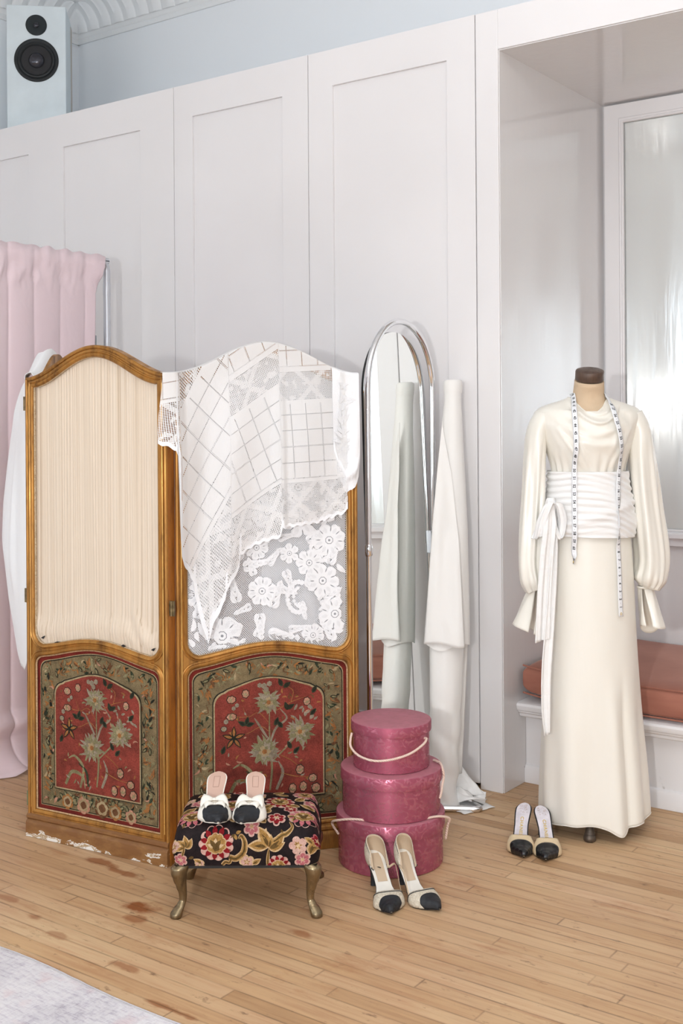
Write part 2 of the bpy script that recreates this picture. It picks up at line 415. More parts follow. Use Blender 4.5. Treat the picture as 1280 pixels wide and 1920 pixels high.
# tall panelled cupboard doors
def door(name, x0, x1, pan, z0=.022, z1=2.945, pz0=.22, pz1=2.794):
    mb = MB(); rec = .012; t = .035; g = .0018
    x0 += g; x1 -= g
    rect = lambda a, c, e, f: [(a, e), (c, e), (c, f), (a, f)]
    pans = pan if isinstance(pan[0], tuple) else (pan,)
    mb.plate([rect(x0, x1, z0, z1)]+[rect(a, c, pz0, pz1) for a, c in pans], 0, t)
    for a, c in pans: mb.box(a-.001, c+.001, rec, t-.002, pz0-.001, pz1+.001)
    o = S(name, mb, M['wall'], bevel=.0015); o.location = (0, YD, 0); return o
door('door_1', -2.931, -2.132, (-2.805, -2.258))
door('door_2', -3.709, -2.931, (-3.593, -3.071))
door('door_3', -5.40, -3.709, ((-5.27, -4.734), (-4.469, -3.928)), pz1=2.782)
b = MB(); b.box(WX0, -5.402, YD+.001, YD+.03, 0, 2.945); S('trim_4', b, M['wall'])
b = MB(); b.box(WX0, -2.135, YD+.04, WY1, 2.90, 2.943); S('trim_5', b, M['wall'])          # cupboard top
b = MB(); b.box(WX0, -2.14, YD+.09, YD+.11, 0, .1); S('trim_6', b, M['dark'])               # recessed strip, shade of the gap under the doors painted near-black
# pier and lintel round the niche
NX0, NX1, NY, NZ = -2.035, .62, 4.82, 2.794
b = MB(); b.box(-2.130, NX0, YD, WY1, 0, 2.945); S('wall_pier', b, M['wall'], bevel=.003)
b = MB(); b.box(NX0, NX1, YD, WY1, NZ, 2.945); S('wall_lintel', b, M['wall'], bevel=.002)
b = MB(); b.box(NX1, WX1, YD, WY1, 0, 2.945); S('wall_panel', b, M['wall'])
b = MB(); b.box(NX0+.0005, NX0+.004, YD+.006, NY, 0.001, NZ-.0005); S('wall_niche_left', b, M['gloss'])
b = MB(); b.box(NX1-.004, NX1-.0005, YD+.006, NY, 0.001, NZ-.0005); S('wall_niche_right', b, M['gloss'])
b = MB(); b.box(NX0+.004, NX1-.004, YD+.006, NY, NZ-.004, NZ-.0005); S('ceiling_niche', b, M['gloss'])
b = MB(); b.box(NX0+.004, NX1-.004, NY, WY1-.002, 0.001, NZ-.004); S('wall_niche_back', b, M['gloss'])

# antiqued mirror in the niche
m, nt, bs = nodes('antiqued_mirror')
tc = N(nt, 'ShaderNodeTexCoord'); mp = N(nt, 'ShaderNodeMapping'); mp.inputs['Scale'].default_value = (9, 9, .9); LK(nt, tc.outputs['Object'], mp.inputs[0])
n = N(nt, 'ShaderNodeTexNoise', i_Scale=1., i_Detail=4.); LK(nt, mp.outputs[0], n.inputs['Vector'])
LK(nt, ramp(nt, n.outputs[0], [(.35, (.12, .12, .12)), (.7, (.24, .24, .24))]), bs.inputs['Roughness'])
n2 = N(nt, 'ShaderNodeTexNoise', i_Scale=2.2, i_Detail=3.); LK(nt, mp.outputs[0], n2.inputs['Vector'])
bp = N(nt, 'ShaderNodeBump', i_Strength=.08, i_Distance=.02); LK(nt, n2.outputs[0], bp.inputs['Height']); LK(nt, bp.outputs[0], bs.inputs['Normal'])
pset(bs, col=(.76, .785, .775), metal=.46, coat=.3, crough=.14)
M['antique'] = m
wm = thing('wall_mirror', 'tall antiqued mirror in a white frame at the back of the niche behind the dress', 'mirror', (-.7, NY, 0))
rect = lambda a, c, e, f: [(a, e), (c, e), (c, f), (a, f)]
x0, x1 = NX0+.02+.7, NX1-.02+.7
fr = MB(); fr.plate([rect(x0, x1, .86, 2.782), rect(x0+.078, x1-.078, .921, 2.71)], -.028, -.001)
fr.sweep(rect(x0+.078, x1-.078, .921, 2.71), [(-.012, -.004), (-.010, .004), (-.004, .006), (0, .002), (.006, .004), (.012, 0)], -.028)
fo = fr.build('frame', M['trimwhite'], wm, bevel=.002)
g = MB(); g.box(x0+.074, x1-.074, -.016, -.004, .915, 2.716); g.build('glass', M['antique'], wm)
sl = MB(); sl.box(x0-.0, x1, -.05, -.028, .893, .917); sl.build('sill', M['trimwhite'], wm, bevel=.004)

# built-in bench: moulded edge, front board, skirting
bn = thing('niche_bench', 'built-in white bench with moulded front edge spanning the niche', 'bench', (-.7, 4.4, 0))
bx0, bx1 = NX0+.005+.7, NX1-.005+.7
prof = [(-.36, .262), (-.415, .262), (-.425, .268), (-.428, .278), (-.436, .284), (-.438, .290), (-.446, .294), (-.450, .302), (-.452, .312), (-.448, .320), (-.438, .324), (-.30, .324), (.415, .324), (.415, .262)]
mb = MB(); mb.loft([[(x, y, z) for y, z in prof] for x in (bx0, bx1)]); mb.build('seat_board', M['trimwhite'], bn, smooth=30)
mb = MB(); mb.box(bx0, bx1, -.372, -.352, .001, .262); mb.build('front_board', M['trimwhite'], bn)
mb = MB(); mb.loft([[(x, y, z) for y, z in ((-.372, .001), (-.386, .001), (-.386, .055), (-.380, .066), (-.372, .070))] for x in (bx0, bx1)]); mb.build('skirting', M['trimwhite'], bn, smooth=30)
# velvet cushion
m, nt, bs = nodes('dusty_terracotta_velvet'); pset(bs, rough=.85, sheen=.35, srough=.35)
tc = N(nt, 'ShaderNodeTexCoord'); mp = N(nt, 'ShaderNodeMapping'); mp.inputs['Scale'].default_value = (3, 3, 16); LK(nt, tc.outputs['Object'], mp.inputs[0])
n = N(nt, 'ShaderNodeTexNoise', i_Scale=1.5, i_Detail=5.); LK(nt, mp.outputs[0], n.inputs['Vector'])
LK(nt, ramp(nt, n.outputs[0], [(.3, (.33, .125, .085)), (.7, (.43, .18, .125))]), bs.inputs['Base Color']); bs.inputs['Sheen Tint'].default_value = (1, .75, .68, 1)
M['velvet'] = m
cu = thing('bench_cushion', 'dusty terracotta velvet seat cushion lying on the niche bench', 'cushion', (-.7, 4.38, .335))
mb = MB(); NXs = 60; rings = []
cx0, cx1, cy0, cy1, ch = NX0+.024+.7, NX1-.03+.7, -.41, .42, .112
def sect(x):
    e = min(x-cx0, cx1-x)
    edge = 1-math.exp(-e/.012)*.35
    lift = .022*math.exp(-e/.12)          # ends curl up off the board
    out = []
    for k in range(40):
        a = 2*PI*k/40; ca, sa = math.cos(a), math.sin(a)
        y = math.copysign(abs(ca)**.16, ca); z = math.copysign(abs(sa)**.22, sa)
        out.append((x, (cy0+cy1)/2+y*(cy1-cy0)/2-.004*(1-z*z), ch/2+lift+z*(ch/2)*edge+(.010*(1-y*y) if z > 0 else 0)+.002*nz(x*6, y*3)))
    return out
xs = [cx0+.0, cx0+.004, cx0+.012]+[lerp(cx0+.03, cx1-.03, i/NXs) for i in range(NXs+1)]+[cx1-.012, cx1-.004, cx1]
mb.loft([sect(x) for x in xs]); co = mb.build('cushion_body', M['velvet'], cu, smooth=60)
for zz in (.004, ch-.004):
    t = MB(); pts = [(x, cy0-.002, zz+.022*math.exp(-min(x-cx0, cx1-x)/.12)) for x in xs]
    t.tube(pts, .0035, 8); t.build('piping', M['velvet'], cu, smooth=60)

# =================================================================== CAMERA AND LIGHT
cam = bpy.data.cameras.new('camera'); co = bpy.data.objects.new('camera', cam); COL.objects.link(co)
co.matrix_world = Matrix.Translation((0, 0, 1.40)) @ Matrix.Rotation(YAW, 4, 'Z') @ Matrix.Rotation(PI/2, 4, 'X') @ Matrix.Rotation(-.0070, 4, 'Z')
cam.lens = 2153/1920*36; cam.sensor_width = 36; cam.sensor_fit = 'AUTO'; cam.shift_y = -169/1920; cam.clip_start = .05
SC.camera = co
w = bpy.data.worlds.new('sky'); SC.world = w; w.use_nodes = True
w.node_tree.nodes['Background'].inputs[0].default_value = (.80, .90, 1., 1); w.node_tree.nodes['Background'].inputs[1].default_value = 2.0
def area(name, loc, target, sx, sy, power, col, shape='RECTANGLE', spread=None):
    l = bpy.data.lights.new(name, 'AREA'); l.shape = shape; l.size = sx; l.size_y = sy; l.energy = power; l.color = col
    if spread: l.spread = spread
    o = bpy.data.objects.new(name, l); COL.objects.link(o); o.location = loc
    o.rotation_euler = (Vector(target)-Vector(loc)).to_track_quat('-Z', 'Y').to_euler(); return o
for k, (a, c) in enumerate(WINS):
    area('window_daylight', ((a+c)/2, WY0-.15, (WZ0+WZ1)/2), ((a+c)/2, 0, (WZ0+WZ1)/2-.2), c-a, WZ1-WZ0, POWER_WIN[k], (.86, .93, 1.))
area('flash_lamp', (-.16, -1.15, 1.50), (-1.9, 3.8, 1.3), .12, .12, POWER_FLASH, (1., .985, .97), 'DISK')
area('bounce_lamp', (.0, .4, 2.35), (.0, .4, 3.99), .35, .35, POWER_BOUNCE, (.97, .985, 1.), 'DISK')
vs = SC.view_settings; vs.view_transform = 'Standard'; vs.look = 'None'; vs.gamma = 1; vs.use_curve_mapping = False; vs.exposure = EXPO
SC.cycles.use_denoising = True
SC.cycles.max_bounces = 10; SC.cycles.diffuse_bounces = 5; SC.cycles.glossy_bounces = 6; SC.cycles.transparent_max_bounces = 24
SC.cycles.sample_clamp_indirect = 6.0
# =================================================================== FOLDING SCREEN
def bump(t): return (.5-.5*math.cos(2*PI*min(1, max(0, t))))**.9
PW, ST = .601, .034
ZC, ZA = 1.558, .100                     # outer shoulder height and rise of the arch
def arc_corner(cx, cz, r, a0, a1, n=7):
    return [(cx+r*math.cos(math.radians(lerp(a0, a1, k/n))), cz+r*math.sin(math.radians(lerp(a0, a1, k/n)))) for k in range(n+1)]
def panel_outer(W, n=56):
    return [(0, .0), (W, .0)]+[(lerp(W, 0, k/n), ZC+ZA*bump(k/n)) for k in range(n+1)]
def silk_open(x0, x1, n=44, r=.045):
    zb = lambda t: .652+.036*bump(t)
    top = lambda t: 1.526+.095*bump(t)
    pts = arc_corner(x0+r, zb(r/(x1-x0))+r-.001, r, 180, 262, 7)
    pts += [(lerp(x0+r, x1-r, k/n), zb(lerp(r/(x1-x0), 1-r/(x1-x0), k/n))) for k in range(1, n)]
    pts += arc_corner(x1-r, zb(1-r/(x1-x0))+r-.001, r, 278, 360, 7)
    pts += [(lerp(x1, x0, k/n), top(1-k/n)) for k in range(n+1)]
    return pts
def tap_top(t): return .617+.040*bump(t)
def tap_open(x0, x1, z0=.094, n=44, ins=0., r=.03):
    """outline of the tapestry field, inset by ins, arched top with rounded shoulders"""
    a, c, zb = x0+ins, x1-ins, z0+ins
    W = c-a
    zt = lambda t: tap_top(t)-ins
    pts = [(a, zb), (c, zb)]
    pts += arc_corner(c-r, zt(1)-r, r, 0, 80, 6)
    pts += [(lerp(c-r, a+r, k/n), zt(lerp(1-r/W, r/W, k/n))) for k in range(1, n)]
    pts += arc_corner(a+r, zt(0)-r, r, 100, 180, 6)
    return pts
# --- flat embroidered shapes, lifted a fraction of a millimetre off their ground
def petal(cx, cz, a, L, w, n=7, curl=0.):
    pts = []
    for sgn in (1, -1):
        for k in range(n+1):
            t = k/n if sgn > 0 else 1-k/n
            h = w*math.sin(PI*t**.8)*(1 if 0 < t < 1 else 0)*sgn
            b = a+curl*t
            pts.append((cx+math.cos(b)*L*t-math.sin(b)*h, cz+math.sin(b)*L*t+math.cos(b)*h))
    out = []
    for p in pts:
        if not out or math.dist(p, out[-1]) > 1e-5: out.append(p)
    if math.dist(out[0], out[-1]) < 1e-5: out.pop()
    return out
def lobed(cx, cz, R, n, dep=.18, ph=0., m=6, sx=1., sz=1.):
    pts = []
    for k in range(n*m):
        a = 2*PI*k/(n*m)
        r = R*(1-dep+dep*abs(math.sin(n*a/2+ph))**.6)
        pts.append((cx+r*math.cos(a)*sx, cz+r*math.sin(a)*sz))
    return pts
def scroll(pts, w0, w1, n=6):
    P = crom([(p[0], p[1], 0) for p in pts], n); L, R = [], []
    for i, p in enumerate(P):
        d = (P[min(i+1, len(P)-1)]-P[max(0, i-1)]).normalized(); w = lerp(w0, w1, i/(len(P)-1))*(math.sin(PI*min(1, .15+i/(len(P)-1)*.8)))**.5
        L.append((p.x-d.y*w, p.y+d.x*w)); R.append((p.x+d.y*w, p.y-d.x*w))
    return L, R
class Emb:
    """collects flat shapes and lays them on a surface fn(u,v,height)->xyz"""
    def __init__(s, fn, step=.00035, top=40): s.mb = MB(); s.fn = fn; s.k = 0; s.step = step
    def shape(s, pts, mi, lv):
        h = lv*s.step; c = (sum(p[0] for p in pts)/len(pts), sum(p[1] for p in pts)/len(pts))
        n = len(pts)
        s.mb.add([s.fn(c[0], c[1], h+s.step*.6)]+[s.fn(p[0], p[1], h) for p in pts], [(0, 1+i, 1+(i+1) % n) for i in range(n)], mi)
    def strip(s, LR, mi, lv):
        L, R = LR; h = lv*s.step
        s.mb.grid([[s.fn(a[0], a[1], h), s.fn((a[0]+c[0])/2, (a[1]+c[1])/2, h+s.step*.5), s.fn(c[0], c[1], h)] for a, c in zip(L, R)], mi)
    def band(s, o, i, mi, lv):
        h = lv*s.step; n = len(o)
        s.mb.add([s.fn(p[0], p[1], h) for p in o]+[s.fn(p[0], p[1], h) for p in i], [(k, (k+1) % n, n+(k+1) % n, n+k) for k in range(n)], mi)
    def flat(s, loop, mi, lv):
        tri = tessellate_polygon([[Vector((x, z, 0)) for x, z in loop]]); h = lv*s.step
        s.mb.add([s.fn(x, z, h) for x, z in loop], [tuple(t) for t in tri], mi)

W_ = mat_wool
TM = [W_('tapestry_red', (.25, .050, .036), (.125, .030, .022), 12), W_('tapestry_olive', (.225, .168, .088), (.125, .092, .05), 22), W_('tapestry_cream', (.40, .31, .18), (.27, .19, .10), 30),
      W_('tapestry_black', (.018, .018, .014), (.03, .03, .02), 30), W_('tapestry_rust', (.34, .15, .05), (.22, .09, .035), 30), W_('tapestry_green', (.045, .055, .032), (.02, .025, .015), 30),
      W_('tapestry_silver', (.31, .26, .19), (.17, .13, .09), 40), W_('tapestry_pink', (.46, .24, .16), (.30, .14, .09), 40), W_('tapestry_sage', (.25, .22, .12), (.14, .12, .06), 30), W_('tapestry_brown', (.16, .075, .035), (.09, .04, .02), 30),
      W_('tapestry_border_red', (.20, .030, .022), (.12, .018, .014), 14)]
RED, OLI, CRE, BLK, RUS, GRN, SIL, PNK, SAG, BRN, BRD = range(11)
def mum(e, cx, cz, R, col, rnd, lv=12):
    n = 30
    for ring, (rl, c) in enumerate(((1., col), (.80, SAG if col == SIL else CRE), (.62, col), (.38, CRE))):
        for k in range(n-ring*5):
            a = 2*PI*k/(n-ring*5)+rnd.uniform(-.12, .12)
            e.shape(petal(cx, cz, a, R*rl*rnd.uniform(.70, 1.18), R*.13, 6, rnd.uniform(-.6, .6)), c if rnd.random() < .75 else SAG, lv+ring*2)
    e.shape(lobed(cx, cz, R*.16, 5), RUS, lv+9)
def leaf(e, x, z, a, L, c1, c2, lv=10, w=.28):
    e.shape(petal(x, z, a, L, L*w), c1, lv); e.shape(petal(x+math.cos(a)*L*.15, z+math.sin(a)*L*.15, a, L*.72, L*w*.55), c2, lv+1)
def bud(e, x, z, a, L, lv=12):
    e.shape(lobed(x, z, L*.62, 7, .15, sx=.8+abs(math.cos(a))*.35, sz=.8+abs(math.sin(a))*.35), BLK, lv)
    e.shape(lobed(x, z, L*.52, 7, .16, sx=.8+abs(math.cos(a))*.35, sz=.8+abs(math.sin(a))*.35), PNK if L > .016 else SIL, lv+1)
    for k in range(5): e.shape(petal(x-math.cos(a)*L*.3, z-math.sin(a)*L*.3, a+(k-2)*.45, L*.55, L*.07), CRE if k % 2 else SAG, lv+2)
def tapestry(parent, x0, x1, y, seed):
    rnd = random.Random(seed)
    e = Emb(lambda u, v, h: (u, y-h, v))
    o0, o1 = tap_open(x0, x1), tap_open(x0, x1, ins=.016)
    e.flat(o0, BRD, 0); e.flat(o1, OLI, 2)
    e.band(o1, tap_open(x0, x1, ins=.0185), CRE, 3); e.band(tap_open(x0, x1, ins=.0185), tap_open(x0, x1, ins=.0215), BLK, 4)
    q = .088
    i0 = tap_open(x0, x1, ins=q-.0075, r=.04); i1 = tap_open(x0, x1, ins=q-.0045, r=.04); i2 = tap_open(x0, x1, ins=q, r=.04)
    # meandering border sprays
    zb, zt = .094+.022, .60
    def ok_border(x, z):
        t = (x-x0)/(x1-x0); top = tap_top(t)-.024
        inn = (x0+q-.004 < x < x1-q+.004) and (.094+q-.004 < z < tap_top(t)-q+.004)
        return x0+.026 < x < x1-.026 and .094+.026 < z < top and not inn
    cnt = 0
    while cnt < 520:
        x, z = rnd.uniform(x0, x1), rnd.uniform(.094, .68)
        if not ok_border(x, z): continue
        cnt += 1
        c = rnd.choices((RUS, BRN, CRE, SAG, GRN, BLK, PNK), (9, 6, 1.5, 9, 3, 2, 1))[0]
        a = rnd.uniform(0, 2*PI); L = rnd.uniform(.012, .032)
        if ok_border(x+math.cos(a)*L, z+math.sin(a)*L):
            e.shape(petal(x, z, a, L, L*rnd.uniform(.08, .22), 5, rnd.uniform(-.9, .9)), c, 6+cnt % 4)
    for k in range(46):
        s = k/46
        per = [(x0+.055, lerp(.13, .58, (k % 16)/16)), (x1-.055, lerp(.13, .58, (k % 16)/16)), (lerp(x0+.06, x1-.06, (k % 16)/16), tap_top((k % 16)/16)-.052), (lerp(x0+.05, x1-.05, (k % 16)/16), .138)][k % 4]
        x, z = per; a = rnd.uniform(0, 2*PI)
        P = [(x, z), (x+.012*math.cos(a), z+.012*math.sin(a)), (x+.02*math.cos(a+.9), z+.02*math.sin(a+.9)), (x+.03*math.cos(a+1.2), z+.03*math.sin(a+1.2))]
        if all(ok_border(*p) for p in P): e.strip(scroll(P, .0016, .0009), rnd.choice((RUS, RUS, SAG, BRN)), 10)
    for k in range(22):
        for _ in range(30):
            x, z, a = rnd.uniform(x0, x1), rnd.uniform(.1, .66), rnd.uniform(0, 2*PI)
            if ok_border(x, z) and ok_border(x+.026*math.cos(a), z+.026*math.sin(a)): break
        else: continue
        leaf(e, x, z, a, rnd.uniform(.018, .03), BLK, SAG, 11, .2)
    cx = (x0+x1)/2
    for k, (dx, dz, r, c) in enumerate(((-.13, .15, .026, RUS), (-.06, .148, .03, PNK), (.02, .15, .034, BRN), (.075, .146, .028, RUS), (.14, .14, .024, PNK))):
        for ring in range(3):
            e.shape(lobed(cx+dx, dz-.012, r*(1-.28*ring), 6-ring, .2, ring), (c, CRE, BRN)[ring], 12+ring)
        for j in range(5):
            a = rnd.uniform(0, PI); leaf(e, cx+dx+math.cos(a)*r*.8, dz-.012+math.sin(a)*r*.5, a+rnd.uniform(-.5, .5), .026, GRN, SAG, 11)
    # red centre, laid over the border
    e.band(i0, i1, BLK, 16); e.band(i1, i2, CRE, 17); e.flat(i2, RED, 17.4)
    X = lambda u: lerp(x0+q, x1-q, u)
    Z = lambda u, v: lerp(.094+q, tap_top(lerp(q/(x1-x0), 1-q/(x1-x0), u))-q, v)
    P = lambda u, v: (X(u), Z(u, v))
    for pts, c, w in (([(.5, .06), (.52, .25), (.5, .5), (.5, .8)], SAG, .004), ([(.52, .3), (.66, .42), (.76, .52)], SAG, .003), ([(.5, .45), (.56, .58), (.66, .66), (.6, .74)], SIL, .0045), ([(.48, .5), (.40, .62), (.36, .68)], SIL, .0045),
                      ([(.5, .55), (.42, .6), (.3, .56), (.2, .56)], RUS, .0012), ([(.5, .62), (.4, .72), (.3, .70), (.25, .8)], RUS, .0012), ([(.3, .7), (.2, .72), (.16, .8)], RUS, .001), ([(.6, .35), (.7, .3), (.78, .24)], RUS, .0015), ([(.6, .2), (.75, .16), (.9, .15)], RUS, .0015),
                      ([(.55, .72), (.7, .8), (.84, .86)], RUS, .0013), ([(.7, .8), (.72, .9), (.62, .95)], RUS, .0012), ([(.12, .04), (.2, .16), (.33, .13), (.36, .03)], SAG, .007), ([(.3, .03), (.34, .2), (.24, .3), (.16, .28)], SAG, .006), ([(.4, .05), (.37, .18), (.28, .24)], GRN, .006), ([(.56, .06), (.62, .2), (.58, .3)], SIL, .006)):
        e.strip(scroll([P(u, v) for u, v in pts], w, w*.6), c, 19)
    mum(e, *P(.49, .80), .046, SIL, rnd, 21); mum(e, *P(.78, .55), .050, SIL, rnd, 21); mum(e, *P(.45, .39), .052, SIL, rnd, 21)
    for u, v, r in ((.45, .94, .010), (.50, .955, .009), (.41, .95, .008), (.47, .91, .009), (.17, .80, .007), (.2, .82, .007), (.1, .7, .008)): e.shape(lobed(*P(u, v), r, 6), SIL, 24)
    for u, v, a, L in ((.15, .88, .3, .024), (.28, .90, 1.1, .022), (.15, .73, 0, .026), (.08, .64, .5, .016), (.85, .82, 2., .022)): bud(e, *P(u, v), a, L, 21)
    for u, v in ((.17, .54),):
        for k in range(5): leaf(e, *P(u, v), 2*PI*k/5+.3, .040, BLK, RUS, 22, .2)
    for u, v, a in ((.28, .63, .2), (.28, .63, 1.3), (.28, .63, 2.6), (.66, .74, .5), (.67, .73, 1.9), (.62, .93, 2.), (.63, .92, .6), (.06, .42, 1.2), (.9, .9, 1.), (.88, .70, .8), (.62, .58, 2.2), (.72, .36, .8), (.70, .40, 2.), (.55, .60, 1.2)):
        leaf(e, *P(u, v), a, .030, GRN, BLK, 22, .25)
    for u, v, a, L in ((.78, .22, 2., .026), (.9, .14, 2.6, .024), (.71, .06, 1.4, .026), (.81, .07, 1.7, .026), (.93, .05, 2.2, .026)): bud(e, *P(u, v), a, L, 23)
    for k in range(60):
        u, v, a = rnd.uniform(.05, .95), rnd.uniform(.05, .93), rnd.uniform(0, 2*PI)
        e.shape(petal(*P(u, v), a, rnd.uniform(.01, .022), .003, 5, rnd.uniform(-1, 1)), rnd.choice((RUS, RUS, SAG, SIL, PNK, BRN)), 20)
    for k in range(16):
        u, v, a = rnd.uniform(.72, .95), rnd.uniform(.62, .78), rnd.uniform(0, 2*PI)
        e.shape(petal(*P(u, v), a, .018, .004), SIL, 20)
    t = e.mb.build('tapestry_panel', TM, parent, recalc=False)
    t['label'] = 'woollen tapestry panel of pale flowers on red with an olive border'
    return t

# silk and lace
m, nt, bs = nodes('pleated_cream_silk'); pset(bs, rough=.5, sheen=.3)
tc = N(nt, 'ShaderNodeTexCoord'); mp = N(nt, 'ShaderNodeMapping'); mp.inputs['Scale'].default_value = (95, 95, .5); LK(nt, tc.outputs['Object'], mp.inputs[0])
n = N(nt, 'ShaderNodeTexNoise', i_Scale=1., i_Detail=3.); LK(nt, mp.outputs[0], n.inputs['Vector'])
LK(nt, ramp(nt, n.outputs[0], [(.30, (.50, .38, .26)), (.40, (.69, .57, .44)), (.7, (.72, .61, .485))]), bs.inputs['Base Color'])
bp = N(nt, 'ShaderNodeBump', i_Strength=.5, i_Distance=.003); LK(nt, n.outputs[0], bp.inputs['Height']); LK(nt, bp.outputs[0], bs.inputs['Normal'])
M['silk'] = m
M['gimp'] = mat_wool('beige_gimp_braid', (.58, .46, .31), (.40, .29, .18), 120, .8)
M['gimpred'] = mat_wool('gold_rope_gimp', (.60, .42, .24), (.42, .22, .12), 150, .8)
M['hinge'] = simple('dark_brass_hinge', (.20, .15, .075), rough=.4, metal=.8, var=.5, vscale=60)

def thread_mat(name, col, mode):
    """white lace thread with see-through holes; UV in metres. mode: net, crochet, lace"""
    m, nt, bs = nodes(name); pset(bs, col=col, rough=.9, sheen=.2, spec=.15)
    uv = N(nt, 'ShaderNodeUVMap'); sp = N(nt, 'ShaderNodeSeparateXYZ'); LK(nt, uv.outputs[0], sp.inputs[0])
    U, V = sp.outputs[0], sp.outputs[1]
    def dots(p, th, rot=False, uu=None, vv=None):
        a, c = uu or U, vv or V
        if rot: a, c = math_(nt, 'ADD', a, c), math_(nt, 'SUBTRACT', a, c)
        s1 = math_(nt, 'ABSOLUTE', math_(nt, 'SINE', math_(nt, 'MULTIPLY', a, PI/p)))
        s2 = math_(nt, 'ABSOLUTE', math_(nt, 'SINE', math_(nt, 'MULTIPLY', c, PI/p)))
        return math_(nt, 'GREATER_THAN', math_(nt, 'MULTIPLY', s1, s2), th)
    if mode == 'net':
        hole = dots(.0075, .40, True)
    else:
        # crochet table cloth: v runs up from the hem
        def between(x, a, c): return math_(nt, 'MULTIPLY', math_(nt, 'GREATER_THAN', x, a), math_(nt, 'LESS_THAN', x, c))
        net = dots(.0052, .42)
        # filet motifs: solid triangles and diamonds in the net
        pu = math_(nt, 'PINGPONG', U, .065); vb = math_(nt, 'PINGPONG', V, .075)
        dia = math_(nt, 'ADD', pu, vb)
        zig = math_(nt, 'ABSOLUTE', math_(nt, 'SUBTRACT', dia, .07))
        n = N(nt, 'ShaderNodeTexNoise', i_Scale=42., i_Detail=1.); LK(nt, uv.outputs[0], n.inputs['Vector'])
        mot = math_(nt, 'MAXIMUM', math_(nt, 'LESS_THAN', zig, .010), math_(nt, 'GREATER_THAN', n.outputs[0], .60))
        mot = math_(nt, 'MULTIPLY', mot, math_(nt, 'SUBTRACT', 1., dots(.0029, .62)))
        netm = math_(nt, 'MULTIPLY', net, math_(nt, 'SUBTRACT', 1., mot))
        band1 = math_(nt, 'MAXIMUM', math_(nt, 'LESS_THAN', V, .140), math_(nt, 'MAXIMUM', between(V, .405, .50), between(V, .70, .82)))
        band1 = math_(nt, 'MAXIMUM', band1, math_(nt, 'LESS_THAN', U, -.2))
        band1 = math_(nt, 'MULTIPLY', math_(nt, 'MAXIMUM', band1, math_(nt, 'GREATER_THAN', U, .395)), 1.)
        # drawn-thread ladders between solid squares
        q = .052
        fu = math_(nt, 'ABSOLUTE', math_(nt, 'SUBTRACT', math_(nt, 'PINGPONG', math_(nt, 'ADD', U, .011), q/2), 0.)); fv = math_(nt, 'PINGPONG', math_(nt, 'SUBTRACT', V, .152), q/2)
        lad = math_(nt, 'MAXIMUM', math_(nt, 'LESS_THAN', fu, .0021), math_(nt, 'LESS_THAN', fv, .0021))
        rung = math_(nt, 'MULTIPLY', math_(nt, 'GREATER_THAN', math_(nt, 'PINGPONG', U, .0021), .0007), math_(nt, 'GREATER_THAN', math_(nt, 'PINGPONG', V, .0021), .0007))
        rung = math_(nt, 'MAXIMUM', rung, 0.)
        sq = math_(nt, 'MULTIPLY', math_(nt, 'MAXIMUM', between(V, .150, .395), between(V, .515, .69)), math_(nt, 'MULTIPLY', lad, rung))
        sq = math_(nt, 'MULTIPLY', sq, math_(nt, 'SUBTRACT', 1., band1))
        hole = math_(nt, 'MAXIMUM', math_(nt, 'MULTIPLY', band1, netm), sq)
    tr = N(nt, 'ShaderNodeBsdfTransparent'); tl = N(nt, 'ShaderNodeBsdfTranslucent'); tl.inputs[0].default_value = (*col, 1)
    mx0 = N(nt, 'ShaderNodeMixShader'); mx0.inputs[0].default_value = .25
    LK(nt, bs.outputs[0], mx0.inputs[1]); LK(nt, tl.outputs[0], mx0.inputs[2])
    mx = N(nt, 'ShaderNodeMixShader'); LK(nt, math_(nt, 'MULTIPLY', hole, .93), mx.inputs[0])
    LK(nt, mx0.outputs[0], mx.inputs[1]); LK(nt, tr.outputs[0], mx.inputs[2])
    out = [x for x in nt.nodes if x.type == 'OUTPUT_MATERIAL'][0]; LK(nt, mx.outputs[0], out.inputs[0])
    n2 = N(nt, 'ShaderNodeTexNoise', i_Scale=450., i_Detail=2.); LK(nt, uv.outputs[0], n2.inputs['Vector'])
    bp = N(nt, 'ShaderNodeBump', i_Strength=.5, i_Distance=.001); LK(nt, n2.outputs[0], bp.inputs['Height']); LK(nt, bp.outputs[0], bs.inputs['Normal'])
    return m
M['net'] = thread_mat('lace_net', (.84, .85, .87), 'net')
M['crochet'] = thread_mat('white_crochet_cotton', (.88, .875, .87), 'crochet')
M['lacesolid'] = simple('lace_motif_thread', (.86, .87, .89), rough=.9, bump=.5, bscale=500, sheen=.2)
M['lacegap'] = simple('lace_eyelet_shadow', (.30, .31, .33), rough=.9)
M['lacefine'] = simple('lace_half_stitch_thread', (.79, .80, .82), rough=.9, bump=.6, bscale=500)

